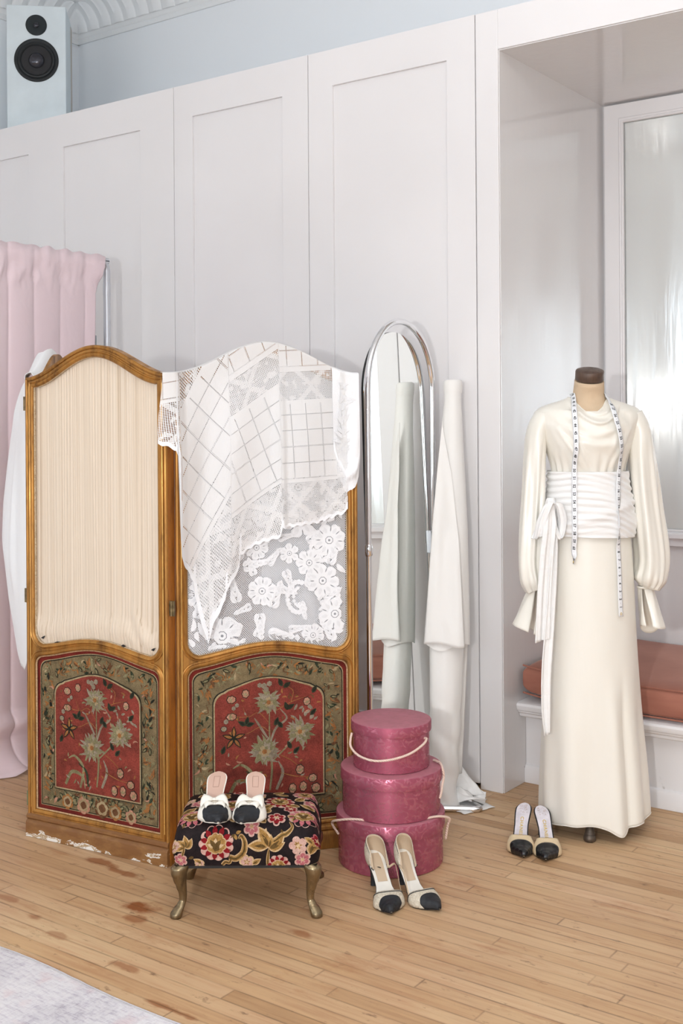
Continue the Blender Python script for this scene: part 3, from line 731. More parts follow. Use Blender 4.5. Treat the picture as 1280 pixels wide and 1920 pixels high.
scr = thing('folding_screen', 'gilt folding screen with arched cream silk and floral tapestry panels, draped in white lace', 'folding screen', (-2.8, 2.6, 0))
MT = .017                                             # half thickness of a panel
def leaf_panel(origin, direction, kind):
    """one leaf of the screen. local x along the leaf, front = -y"""
    rz = math.atan2(direction[1], direction[0])
    x0, x1 = ST, PW-ST
    so, to = silk_open(x0, x1), tap_open(x0, x1)
    mb = MB()
    mb.plate([panel_outer(PW), so, to], -MT, MT)
    prof = [(-.002, .0), (-.001, .004), (.003, .008), (.008, .0085), (.011, .005), (.0125, .0035), (.015, .0055), (.018, .004), (.019, 0)]
    mb.sweep(so, prof, -MT); mb.sweep(to, prof, -MT)
    # outer half-round up the stiles and over the arch
    n = 56
    edge = [(.006, .07)]+[(.006, lerp(.1, 1.5, k/10)) for k in range(11)]+[(lerp(.006, PW-.006, k/n), ZC-.007+ZA*bump(k/n)) for k in range(n+1)]+[(PW-.006, lerp(1.5, .1, k/10)) for k in range(11)]+[(PW-.006, .07)]
    mb.tube([(x, -MT, z) for x, z in edge], .0065, 8)
    fr = mb.build('panel_frame', M['gilt'], scr, smooth=45, loc=Vector(origin)-scr.location, rot=(0, 0, rz))
    # side strips in brown polish
    sb = MB(); sb.box(-.0012, 0, -MT+.001, MT-.001, .02, ZC-.004); sb.box(PW, PW+.0012, -MT+.001, MT-.001, .02, ZC-.004); sb.build('edge_strip', M['walnut'], fr)
    # brighter rubbed bead inside each stile
    rb = MB()
    for xx in (x0-.0165, x1+.0165): rb.tube([(xx, -MT-.0035, z) for z in (.10, .4, .8, 1.2, ZC-.03)], .0022, 6)
    rb.build('gilt_bead', M['giltedge'], fr, smooth=60)
    # plinth with chipped gesso
    pb = MB(); pp = [(-MT, .078), (-MT-.004, .078), (-MT-.010, .072), (-MT-.011, .064), (-MT-.006, .058), (-MT-.012, .052), (-MT-.014, .046), (-MT-.014, .0015), (-MT, .0015)]
    pb.loft([[(x, y, z) for y, z in pp] for x in (.0, PW)]); pb.build('plinth', M['chipped'] if kind == 'silk' else M['gilt'], fr, smooth=30)
    # braid round the openings
    g = MB(); g.tube([(x, -MT+.004, z) for x, z in tap_open(x0, x1, ins=.003)], .0038, 6, closed=True, up=(0, 1, 0)); g.build('rope_trim', M['gimpred'], fr, smooth=60)
    if kind == 'back':
        bk = MB(); bk.plate([to], MT-.006, MT-.002); bk.plate([so], MT-.006, MT-.002); bk.build('panel_infill', M['silk'], fr); return fr
    tapestry(fr, x0, x1, -MT+.010, 3 if kind == 'silk' else 8)
    bk = MB(); bk.plate([to], MT-.004, MT-.001); bk.build('backing_board', M['walnut'], fr)
    # infill of the tall opening
    nu, nv = 260, 44
    rows = []; uvs = []
    r = .045
    for j in range(nv+1):
        t = j/nv; rw = []; uw = []
        for i in range(nu+1):
            s = i/nu; x = lerp(x0-.001, x1+.001, s); d = min(max(x-x0, 0), max(x1-x, 0))
            lo = .652+.036*bump(s)+((r-math.sqrt(max(0, r*r-(r-d)**2))) if d < r else 0)
            z = lerp(lo-.001, 1.527+.095*bump(s), t)
            if kind == 'silk':
                y = -MT+.012-.0011*math.sin(s*PI*2*46+5*nz(s*14, t*.6))*(.5+.9*nz(s*23, t*.5))-.0018*nz(s*11, t*1.)-.0012*nz(s*40, t*.8)
                y -= .012*math.exp(-((t-.05)/.035)**2)*(.7+.6*nz(s*5, 3))+.004*math.sin(s*40+t*60)*math.exp(-((s-.82)/.10)**2-((t-.07)/.07)**2)+.006*math.exp(-((s-.83)/.05)**2-((t-.10)/.06)**2)
            else:
                y = -MT+.012-.004*math.sin(s*PI*2*4.2+.6)-.003*math.sin(s*23+t)
            rw.append((x, y, z)); uw.append((x, z))
        rows.append(rw); uvs.append(uw)
    mb = MB(); mb.grid(rows, 0, False, uvs)
    if kind == 'silk':
        o = mb.build('silk_panel', M['silk'], fr, smooth=180, recalc=False); o['label'] = 'pleated cream silk panel, slack along its lower edge'
        for (u, a, L) in ((.16, .2, .03), (.70, -.4, .022), (.93, .7, .02), (.05, 2.4, .02)):
            tr = MB(); z = .655+.036*bump(u)+(.02 if u < .1 or u > .9 else 0); x = lerp(x0, x1, u)
            tr.poly([(x, -MT+.001, z), (x+L*.6, -MT+.001, z-.003), (x+L, -MT+.001, z+.007*math.sin(a)+.004), (x+L*.5, -MT, z+.006)])
            tr.build('torn_edge', M['black'], fr)
    else:
        o = mb.build('lace_panel', M['net'], fr, smooth=180, recalc=False); o['label'] = 'white floral lace panel behind the crochet cloth'
        yy = lambda x: -MT+.012-.004*math.sin((x-x0)/(x1-x0)*PI*2*4.2+.6)-.003*math.sin((x-x0)/(x1-x0)*23)
        e = Emb(lambda u, v, h: (u, yy(u)-h-.0012, v), .0003)
        rnd = random.Random(5)
        def inside(u, v):
            s = (u-x0)/(x1-x0); d = min(u-x0, x1-u)
            return 0.004 < s < .996 and .655+.036*bump(s)+(.045-math.sqrt(max(0, .045**2-(.045-d)**2)) if d < .045 else 0) < v < 1.52
        def clip(p): return [(min(max(u, x0+.002), x1-.002), v) for u, v in p]
        def sh(p, mi, lv):
            if all(inside(*q) for q in p): e.shape(p, mi, lv)
        def flower(u, v, R, n=7, a0=0., open_c=True):
            for k in range(n):
                a = a0+2*PI*k/n+rnd.uniform(-.08, .08)
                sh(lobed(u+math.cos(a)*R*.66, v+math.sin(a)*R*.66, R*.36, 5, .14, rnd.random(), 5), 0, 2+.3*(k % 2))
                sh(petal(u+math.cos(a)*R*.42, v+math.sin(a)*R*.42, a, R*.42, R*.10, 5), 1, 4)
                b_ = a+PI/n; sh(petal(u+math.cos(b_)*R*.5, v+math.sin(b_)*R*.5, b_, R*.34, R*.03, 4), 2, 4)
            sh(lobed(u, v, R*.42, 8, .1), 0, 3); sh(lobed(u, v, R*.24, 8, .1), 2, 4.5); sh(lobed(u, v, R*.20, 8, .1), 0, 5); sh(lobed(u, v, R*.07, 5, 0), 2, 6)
        def spray(u, v, a, L, n=5):
            for k in range(n):
                t = k/max(1, n-1); x, z = u+math.cos(a)*L*t, v+math.sin(a)*L*t
                for sg in (1, -1): sh(petal(x, z, a+sg*(1.1-.5*t), L*.40*(1.1-.6*t), L*.125, 7, -sg*.5), 0, 2+k % 2); sh(petal(x, z, a+sg*(1.1-.5*t), L*.26*(1.1-.6*t), L*.03, 5, -sg*.5), 1, 5)
            sh(petal(u+math.cos(a)*L*.8, v+math.sin(a)*L*.8, a, L*.45, L*.15), 0, 3)
        XX = lambda px: lerp(x0, x1, (px-175)/(1105-175))
        ZZ = lambda py: .655+(700-py)/3.048/592
        for px, py, R in ((605, 345, .043), (375, 595, .058), (765, 130, .03), (575, 90, .035), (1030, 500, .05), (960, 300, .05), (1000, 60, .05), (900, 620, .035), (880, 190, .04), (250, 350, .04), (240, 180, .045), (830, -60, .05), (640, -120, .05), (460, -80, .05), (290, -60, .055), (1040, -140, .05), (820, -260, .05), (560, -300, .05), (330, -300, .05), (1010, -360, .05)):
            flower(XX(px), ZZ(py), R*1.12, rnd.choice((6, 7, 8)), rnd.uniform(0, 1))
        for px, py, a, L in ((590, 480, -1.5, .07), (570, 610, 1.2, .05), (640, 600, -.2, .09), (760, 580, .1, .055), (560, 250, 1.9, .05), (640, 190, .9, .055), (300, 680, .2, .06), (420, 680, .6, .05), (480, 560, 2.4, .05), (540, 430, 3.5, .05), (740, 230, -1.2, .06), (830, 420, -1.3, .05), (940, 420, .5, .07), (1000, 200, 1.2, .07), (1020, 640, 2.2, .06), (230, 480, 1.3, .06), (330, 420, 2., .05), (870, 60, .5, .06), (700, 40, .2, .05), (520, 60, -2., .05), (440, 130, 2., .06), (950, -40, 1., .06), (750, -150, .4, .07), (380, -180, 1., .07), (660, 440, 1.2, .075), (500, 200, .2, .07), (540, 700, .3, .07), (690, 330, -.3, .06), (460, 400, 1.8, .07), (880, 330, 1.6, .06), (640, 70, 2.8, .06)):
            spray(XX(px), ZZ(py), a, L)
        # scalloped cartouche round the middle scroll
        for k in range(15):
            a = math.radians(70+k*17); sh(lobed(XX(815)+.036*math.cos(a), ZZ(390)+.05*math.sin(a), .0085, 6, .12, m=4), 0, 3)
        for k in range(9):
            a = math.radians(100+k*26); sh(lobed(XX(820)+.018*math.cos(a), ZZ(390)+.03*math.sin(a), .006, 6, .12, m=4), 0, 3)
        # denser cloth work along the sides and bottom
        for k in range(70):
            s = rnd.choice((rnd.uniform(.0, .16), rnd.uniform(.80, 1.), rnd.uniform(0, 1))); u = lerp(x0, x1, s); v = rnd.uniform(.67, 1.05) if s < .17 or s > .8 else rnd.uniform(.655, .72)
            a = rnd.uniform(0, 2*PI); sh(petal(u, v, a, rnd.uniform(.03, .05), .009, 7, rnd.uniform(-1, 1)), rnd.choice((0, 0, 1)), 1)
        lo = e.mb.build('lace_motifs', [M['lacesolid'], M['lacefine'], M['lacegap']], fr, recalc=False)
        # sheer white lining hung behind the lace on its right-hand side
        mb = MB(); rows = []
        for j in range(12):
            rows.append([(lerp(x0+.25, x1, i/30), MT-.004-.003*math.sin(i*.8), lerp(.70, 1.55, j/11)) for i in range(31)])
        mb.grid(rows); mb.build('sheer_lining', M['lacefine'], fr, smooth=180)
    g = MB(); g.tube([(lerp(x, (x0+x1)/2, .006), -MT+.0045, z) for x, z in so], .0042 if kind == 'silk' else .003, 6, closed=True, up=(0, 1, 0)); g.build('braid_trim', M['gimp'], fr, smooth=60)
    return fr
A3 = Vector((-3.163, 2.565, 0)); B3 = Vector((-2.566, 2.634, 0)); B4 = Vector((-2.574, 2.660, 0)); C4 = Vector((-2.198, 3.129, 0))
pl = leaf_panel(A3, B3-A3, 'silk'); pr = leaf_panel(B4, C4-B4, 'lace')
d3 = Vector((.60, -.80, 0)).normalized()
p3 = leaf_panel(Vector((-3.176, 2.597, 0))-d3*PW, d3, 'back')
def hinge(z, par, x, y):
    h = MB(); h.tube([(x, y, z-.024), (x, y, z+.024)], .0045, 8); h.box(x-.011, x-.001, y-.001, y+.003, z-.024, z+.024); h.box(x+.001, x+.011, y-.001, y+.003, z-.024, z+.024)
    for q in (-.014, .014): h.tube([(x-.006, y-.002, z+q), (x-.006, y+.002, z+q)], .002, 6)
    o = h.build('hinge', M['hinge'], par, smooth=40); return o
hinge(.815, pl, PW+.010, -MT+.004); hinge(1.46, pl, PW+.008, MT*.4)
for z in (.815, 1.47): hinge(z, pl, -.006, -MT+.006)
for z in (.13,):
    h = MB(); h.box(-.006, .002, -MT-.002, MT, .10, .15); h.build('green_metal_foot', simple('green_paint', (.12, .19, .10), .5), pl, bevel=.001)

# crochet table cloth over the right-hand leaf (built in the leaf's own coordinates)
XR = math.atan2((C4-B4).y, (C4-B4).x)
cc = MB(); nu, nv = 150, 130
def hem_z(s):
    tab = [(-.04, 1.335), (.0, 1.315), (.006, .99), (.016, .96), (.055, .895), (.057, .85), (.082, .745), (.097, .70), (.112, .76), (.150, .84), (.152, .865), (.175, .90), (.198, .935), (.200, .975), (.25, 1.005), (.332, 1.03), (.337, 1.058), (.40, 1.066), (.46, 1.072), (.55, 1.10), (.562, 1.12)]
    return interp(tab, s)
rows, uvs, hemd = [], [], []
for j in range(nv+1):
    t = j/nv; rw, uw, rh = [], [], []
    for i in range(nu+1):
        s = lerp(-.044, .560, i/nu)
        ss = min(max(s/PW, 0), 1)
        ztop = ZC+ZA*bump(ss)+.004+.002*nz(s*12)
        zb = hem_z(s)+.003*math.sin(s*230)+.002*nz(s*60)
        tb = .10                                   # first 10 % goes over the top and down the back
        if t < tb:
            q = t/tb; ang = q*PI*.5; back = .11
            if q < .6: y = MT+.007; z = ztop-back*(1-q/.6)-.004
            else:
                a = (q-.6)/.4*PI; y = (MT+.007)*math.cos(a); z = ztop-.004+.006*math.sin(a)
            dep = 0; v = (ztop-z) if q > .6 else 0; dd = 0
        else:
            q = (t-tb)/(1-tb); z = lerp(ztop-.003, zb, q); dep = ztop-z; y = -MT-.009
            g = sstep(0, .35, dep)
            f = (.020*math.sin(s*34+.8+2.*dep)*sstep(.33, .05, s)+.006*math.sin(s*30+3*dep+1)+.012*sstep(.30, .335, s)*sstep(.36, .34, s)+.010*nz(s*7, dep*2, 4))
            y -= g*(.012+f+.010) + .016*g*sstep(.2, .0, s) + .040*sstep(.035, -.006, s)
            if s < 0: y += -s*.5*0
            # left wing wraps round the corner post and hangs outward
            x_over = 0
        # the cloth hangs in folds, each turned a little further round than the last
        ph, px_, pz_ = (.05, .40, 1.066) if s > .336 else (.60, .30, 1.012) if s > .172 else (1.08, .13, .80) if s > .012 else (.18, .0, 1.325)
        sx_, zz_ = s-px_, z-pz_
        u = (.26 if s > .336 else -.04)+sx_*math.cos(ph)+zz_*math.sin(ph)*(1 if s > .336 else .55); vv = zz_*math.cos(ph)-sx_*math.sin(ph)
        sl = (hem_z(s+.004)-hem_z(s-.004))/.008
        rh.append((z-zb)/math.sqrt(1+min(400, sl*sl)))
        if t < tb: vv = .6; u = .2+s*.1 if (t/tb) < .6 else s
        rw.append((s-(.018*sstep(.02, -.044, s)*sstep(0, .2, ztop-z) if t >= tb else 0), y, z)); uw.append((u, vv))
    rows.append(rw); uvs.append(uw); hemd.append(rh)
cc.grid(rows, 0, False, uvs)
for j in range(nv):
    for i in range(nu):
        if j/nv > .12 and hemd[j][i] < .013: cc.m[j*nu+i] = 1
cl = thing('crochet_tablecloth', 'white crochet tablecloth with filet squares draped over the right leaf of the gilt screen', 'tablecloth', B4, XR)
co_ = cc.build('cloth', [M['crochet'], M['lacesolid']], cl, smooth=180, recalc=False)
# hem band and lace scrap on the right shoulder
lc = MB(); rows, uvs = [], []
for j in range(61):
    t = j/60; rw, uw = [], []
    for i in range(41):
        s = lerp(.515, PW+.006, i/40); ss = min(1, s/PW); ztop = ZC+ZA*bump(ss)+.003
        zb = interp([(.515, 1.30), (.535, 1.21), (.555, 1.175), (.575, 1.17), (.60, 1.215), (.61, 1.30)], s)+.006*math.sin(s*200)
        if t < .12:
            a = (t/.12); y = lerp(MT+.005, -MT-.006, a); z = ztop+.003*math.sin(a*PI)-(.06*(1-a/.3) if a < .3 else 0)
        else:
            q = (t-.12)/.88; z = lerp(ztop, zb, q); y = -MT-.009-.012*sstep(0, .3, ztop-z)-.007*math.sin(s*75+q*2)*q-.018*math.exp(-((q-.86)/.05)**2)*math.sin(PI*(i/40))
        rw.append((s, y, z)); uw.append((s, z))
    rows.append(rw); uvs.append(uw)
lc.grid(rows, 0, False, uvs)
ls = thing('lace_curtain', 'folded white floral lace curtain hung over the right shoulder of the gilt screen', 'lace', B4, XR)
lc.build('folded_lace', M['lacesolid'], ls, smooth=180, recalc=False)
e = Emb(lambda u, v, h: (u, -MT-.009-.012*sstep(0, .3, ZC+ZA*bump(min(1, u/PW))-v)-.007*math.sin(u*75)*.5-.003-h, v), .0004)
rnd = random.Random(11)
for k in range(26):
    u, v, a = rnd.uniform(.540, .562), rnd.uniform(1.24, 1.51), rnd.uniform(.6, 2.4)
    e.shape(petal(u, v, a, .035, .006, 7, rnd.uniform(-1., 1.)), 0, 1)
e.mb.build('woven_leaves', M['lacefine'], ls, recalc=False)
# =================================================================== ARCHED MIRROR
TH = math.radians(3.0)
cm = thing('cheval_mirror', 'full-length arched floor mirror in a polished chrome tube frame beside the gilt screen', 'mirror', (-2.267, 3.512, 0), PI/2+TH)
# local x runs along the glass towards the wall, local -y is the way the glass faces
HW, SPR = .236, 1.515
def arch(hw, spr, z0, n=40, rise=None):
    rise = rise or hw*1.05
    return [(-hw, z0)]+[(-hw, lerp(z0, spr, k/12)) for k in range(1, 12)]+[(-hw*math.cos(PI*k/n), spr+rise*math.sin(PI*k/n)) for k in range(n+1)]+[(hw, lerp(spr, z0, k/12)) for k in range(1, 12)]+[(hw, z0)]
t = MB(); t.tube([(x, -.006, z) for x, z in arch(HW, SPR, .012)], .0115, 16); t.build('arch_tube', M['chrome'], cm, smooth=60)
gl = arch(.222, 1.50, .07, rise=.226)
tilt = math.radians(1.3)
g = MB(); g.plate([gl], -.0015, .0015); go = g.build('mirror_glass', M['mirror'], cm, loc=(0, -.016, 0), rot=(-tilt, 0, 0))
g = MB(); g.plate([arch(.2225, 1.50, .068, rise=.2265)], .002, .010); g.build('backing', M['black'], cm, loc=(0, -.016, 0), rot=(-tilt, 0, 0))
for sx in (-1, 1):
    g = MB(); g.lathe([(.0, -.02), (.0125, -.02), (.0145, -.016), (.0145, .016), (.0125, .02), (0, .02)], 20, 0, (sx*HW, -.006, .955)); g.build('collar', M['chrome'], cm, smooth=40)
    g = MB(); g.box(sx*.222-.006, sx*.222+.006, -.006, .006, .90, .985); g.build('bracket', M['alu'], cm, bevel=.002)
# floor loop: from the far upright out to a bend and back under the glass to the near upright
def cml(X, Y, z):                                     # room point -> mirror coordinates
    v = Matrix.Rotation(-(PI/2+TH), 3, 'Z') @ (Vector((X, Y, z))-cm.location); return v
pts = [(HW, -.006, .012)]+[tuple(cml(*p)) for p in ((-2.215, 3.715, .012), (-2.10, 3.668, .012), (-2.035, 3.638, .012), (-2.012, 3.622, .0118), (-2.02, 3.606, .0118), (-2.05, 3.590, .012), (-2.13, 3.541, .012), (-2.20, 3.49, .012), (-2.245, 3.40, .012))]+[(-HW, -.006, .012)]
t = MB(); t.tube(crom(pts, 6), .0115, 12); t.build('base_loop', M['chrome'], cm, smooth=60)

# =================================================================== BOLTS OF WHITE CLOTH
M['cotton'] = mat_satin('white_satin_cotton', (.84, .825, .80), rough=.5, sheen=.3, wr=.25, scale=7., stretch=(1, 1, .6))
M['calico'] = mat_satin('white_calico', (.85, .845, .83), rough=.75, sheen=.2, wr=.3, scale=10., stretch=(1, 1, .7))
rb = thing('fabric_roll', 'tall roll of white satin standing against the cupboard doors beside the chrome mirror', 'fabric roll', cp(.381, 4.175), YAW)
def lean(mb):
    mb.v = [(x+.034*z/1.55, y+.165*z/1.55, z) for x, y, z in mb.v]; return mb
def wrap(z0, z1, prof, seed, folds, n=72, nzn=60, open_=False):
    rows = []
    for j in range(nzn+1):
        z = lerp(z0, z1, j/nzn); row = []
        xl, xr, yd, amp = (interp([(p[0], p[k]) for p in prof], z) for k in (1, 2, 3, 4))
        for i in range(n):
            a = 2*PI*i/n
            f = 1+amp*(math.sin(a*folds+seed+z*2.5)*.55+.7*nz(math.cos(a)*2+seed, math.sin(a)*2, z*2.6))
            row.append(((xl+xr)/2+(xr-xl)/2*math.cos(a)*f, yd*math.sin(a)*f+.10*0, z))
        rows.append(row)
    return rows
# cloth wound round the core: slim at the top, flaring to a loose hem at 0.58 m
up = MB()
pr = [(.575, -.088, .072, .062, .05), (.75, -.078, .070, .060, .06), (1.0, -.062, .064, .055, .07), (1.2, -.050, .056, .046, .08), (1.35, -.036, .048, .038, .06), (1.47, -.026, .040, .035, .02), (1.545, -.026, .040, .034, .01)]
rows = wrap(.575, 1.545, pr, 1.3, 3)
for j, r in enumerate(rows):
    if j < 5: rows[j] = [(x, y, z+.012*math.sin(x*40)*(1-j/5)) for x, y, z in r]
up.loft(rows, cap0=False); lean(up).build('wound_cloth', M['cotton'], rb, smooth=180)
tp = MB(); tp.lathe([(.029, 1.54), (.031, 1.553), (.027, 1.556), (.022, 1.553), (.022, 1.50)], 32, 0, (.007, 0, 0), cap0=False); tp.lathe([(.0345, 1.505), (.036, 1.518), (.036, 1.546), (.034, 1.552), (.027, 1.552)], 32, 0, (.007, 0, 0), False, False); lean(tp).build('rolled_end', M['cotton'], rb, smooth=60)
# loose outer sheet hanging from the roll, its raw edge spiralling down
sh_ = MB(); rows = []
for j in range(70):
    q = j/69; z = lerp(1.40, .585, q); row = []
    for i in range(30):
        s = i/29; xl = interp([(0, -.036), (.2, -.052), (.45, -.070), (1, -.098)], q); xr = interp([(0, -.030), (.2, .0), (.5, .026), (1, .046)], q)
        x = lerp(xl, xr, s); cov = math.sqrt(max(0, 1-((x-.004)/.105)**2))
        y = -(.030+.040*q)*cov-.012-.007*math.sin(s*6+q*2.5)*q-.004*nz(x*30, z*6)
        row.append((x, y, z-.05*s*(1-q)+.006*math.sin(s*5)*q))
    rows.append(row)
sh_.grid(rows); so_ = lean(sh_).build('loose_sheet', M['cotton'], rb, smooth=180, recalc=False, solid=.0015)
# underlayer: the lower part of the bolt, creased, spreading on the floor
lo = MB()
pr = [(.0, -.092, .040, .052, .10), (.05, -.085, .035, .050, .10), (.15, -.078, .034, .052, .08), (.35, -.074, .044, .05, .07), (.62, -.078, .056, .05, .05)]
rows = wrap(.004, .60, pr, 4.1, 2)
cr = []
for j, r in enumerate(rows):
    cr.append([(x+.006*math.sin(z*44+x*30+1)*sstep(.45, .05, z), y-.008*abs(math.sin(z*26+x*18))*sstep(.6, .1, z), z) for x, y, z in r])
lo.loft(cr, cap0=False); lean(lo).build('creased_underlayer', M['cotton'], rb, smooth=180)
# thin length of cloth behind, falling almost to the floor on the right
bk = MB(); rows = []
for j in range(40):
    z = lerp(1.25, .10, j/39); row = []
    for i in range(8):
        s = i/7; row.append((lerp(.03, interp([(.1, .052), (.3, .06), (.6, .074), (1.0, .070), (1.25, .045)], z), s), .03+.02*s+.004*math.sin(z*12), z))
    rows.append(row)
bk.grid(rows); lean(bk).build('back_length', M['cotton'], rb, smooth=180, recalc=False, solid=.002)

fr_ = thing('fabric_offcut', 'white cloth end folded over onto the floor between the fabric roll and the pier', 'cloth', cp(.46, 4.24), YAW)
fp = MB()
def quad_patch(c00, c10, c11, c01, n=14, amp=.004, seed=0):
    rows = []
    for j in range(n+1):
        row = []
        for i in range(n+1):
            u, v = i/n, j/n
            p = (Vector(c00)*(1-u)+Vector(c10)*u)*(1-v)+(Vector(c01)*(1-u)+Vector(c11)*u)*v
            row.append((p.x+amp*nz(u*4+seed, v*4), p.y+amp*2*nz(u*3+seed, v*3, 2), max(.002, p.z+amp*nz(u*5, v*5, seed))))
        rows.append(row)
    fp.grid(rows)
quad_patch((-.055, .0, .125), (-.030, .03, .125), (.055, -.03, .028), (-.05, -.05, .035), seed=1)
fp.build('hanging_corner', M['calico'], fr_, smooth=180, recalc=False, solid=.002)
fp = MB(); quad_patch((-.09, -.10, .004), (.0, .05, .004), (.085, -.09, .004), (-.03, -.16, .004), seed=5); fp.build('flat_corner', M['calico'], fr_, smooth=180, recalc=False, solid=.002)
fp = MB(); quad_patch((-.04, -.02, .03), (-.0, .02, .045), (.062, -.02, .036), (.052, -.055, .012), seed=9); fp.build('turned_edge', M['calico'], fr_, smooth=180, recalc=False, solid=.002)
pu = thing('cloth_puddle', 'crumpled end of white cloth spilling onto the chrome mirror foot', 'cloth', cp(.425, 4.165), YAW)
fp = MB(); rows = []
for j in range(20):
    v = j/19; row = []
    for i in range(24):
        u = i/23
        x = lerp(-.07, .075, u); hz = .082*math.sin(PI*min(1, u*1.0))**1.1*(1-.55*u)
        row.append((x+.015*v, lerp(.035, -.022, v)+.012*math.sin(u*7), .006+hz*(1-.75*v**1.5)*(.9+.2*nz(u*5, v*4))+.026*sstep(.55, .95, v)*sstep(.2, .8, u)))
    rows.append(row)
fp.grid(rows); fp.build('crumpled_cloth', M['calico'], pu, smooth=180, recalc=False, solid=.002)

# =================================================================== HAT BOXES
m, nt, bs = nodes('rose_damask_paper'); pset(bs, rough=.45, metal=.5)
uv = N(nt, 'ShaderNodeTexCoord')
mp = N(nt, 'ShaderNodeMapping'); mp.inputs['Scale'].default_value = (26, 26, 30); LK(nt, uv.outputs['Object'], mp.inputs[0])
nzt = N(nt, 'ShaderNodeTexNoise', i_Scale=1.2, i_Detail=1.5, i_Distortion=2.2); LK(nt, mp.outputs[0], nzt.inputs['Vector'])
vr = N(nt, 'ShaderNodeTexVoronoi', i_Scale=1.0, feature='SMOOTH_F1'); LK(nt, mp.outputs[0], vr.inputs['Vector'])
wv = math_(nt, 'SINE', math_(nt, 'MULTIPLY', math_(nt, 'ADD', vr.outputs['Distance'], math_(nt, 'MULTIPLY', nzt.outputs[0], .9)), 17.))
pat = ramp(nt, wv, [(.42, (0, 0, 0)), (.58, (1, 1, 1))])
LK(nt, mixc(nt, pat, (.41, .10, .155), (.49, .155, .215)), bs.inputs['Base Color'])
LK(nt, ramp(nt, pat, [(0, (.55, .55, .55)), (1, (.27, .27, .27))]), bs.inputs['Roughness'])
bp = N(nt, 'ShaderNodeBump', i_Strength=.15, i_Distance=.001); LK(nt, pat, bp.inputs['Height']); LK(nt, bp.outputs[0], bs.inputs['Normal'])
tg = N(nt, 'ShaderNodeTangent', direction_type='RADIAL', axis='Z'); LK(nt, tg.outputs[0], bs.inputs['Tangent']); bs.inputs['Anisotropic'].default_value = .85; bs.inputs['Anisotropic Rotation'].default_value = .25
M['damask'] = m
M['damasktop'] = simple('dusty_rose_lid_paper', (.43, .155, .195), rough=.7, var=.10, vscale=45, metal=.1)
m, nt, bs = nodes('cream_twisted_cord'); pset(bs, rough=.7, sheen=.2)
tc = N(nt, 'ShaderNodeTexCoord'); wv = N(nt, 'ShaderNodeTexWave', i_Scale=90., bands_direction='DIAGONAL'); LK(nt, tc.outputs['Object'], wv.inputs['Vector'])
LK(nt, ramp(nt, wv.outputs[0], [(.2, (.60, .40, .32)), (.6, (.84, .68, .58))]), bs.inputs['Base Color'])
M['cord'] = m
def hat_box(center, z0, R, H, lid, label, cords):
    o = thing('hat_box', label, 'hat box', (center[0], center[1], z0), YAW, 'stack of three rose damask hat boxes')
    b_ = MB(); Rb = R-.0060
    b_.lathe([(0, .0), (Rb-.004, .0), (Rb-.001, .0015), (Rb, .004), (Rb, H-.02), (Rb-.003, H-.018), (Rb-.003, .004), (0, .004)], 96); b_.build('box_body', M['damask'], o, smooth=40)
    l = MB(); l.lathe([(R-.0058, H-lid), (R, H-lid), (R+.0008, H-lid+.002), (R+.0008, H-.004), (R-.001, H-.0012), (R-.004, H), (R*.6, H+.0005), (0, H+.0005)], 96, cap0=False); l.lathe([(R-.0025, H-lid), (R-.0025, H-.004), (0, H-.004)], 96, cap0=False); lo_ = l.build('lid', [M['damask'], M['damasktop']], o, smooth=40)
    for p in lo_.data.polygons:
        if p.normal.z > .7: p.material_index = 1
    for pts in cords:
        t = MB(); t.tube(crom(pts, 8), .0038, 8); t.build('cord_handle', M['cord'], o, smooth=60)
    return o
HB = cp(.148, 3.668)
def on(R, deg, z, off=.004):
    a = math.radians(deg); return ((R+off)*math.cos(a), (R+off)*math.sin(a), z)
hat_box(cp(.148, 3.680), .0005, .173, .161, .047, 'largest rose-pink damask hat box, on the floor at the bottom of the stack',
        [[on(.173, -160, .10), on(.173, -163, .135, .022), on(.173, -150, .156, .012), on(.168, -135, .166, -.004), on(.155, -118, .164, -.012)], [on(.173, -12, .075), on(.173, -15, .12, .012), on(.173, -20, .15, .02), on(.172, -34, .166, .0), on(.160, -52, .164, -.012)]])
hat_box(cp(.152, 3.680), .1625, .162, .141, .040, 'middle-sized rose-pink damask hat box, second in the stack',
        [[on(.162, -26, .052, .003), on(.162, -24, .07, .006), on(.162, -20, .092, .006), on(.162, -16, .112, .008), on(.162, -17, .135, .006), on(.160, -5, .146, -.004), on(.15, 8, .146, -.012)]])
hat_box(cp(.152, 3.680), .3045, .128, .146, .032, 'smallest rose-pink damask hat box, on top of the stack, cord handle slung across its front',
        [[on(.128, -165, .108, .002), on(.128, -163, .09, .008), on(.128, -157, .068, .012), on(.128, -138, .052, .012), on(.128, -115, .046, .012), on(.128, -92, .053, .012), on(.128, -68, .068, .012), on(.128, -48, .088, .012), on(.128, -38, .100, .008), on(.128, -36, .101, -.002)]])

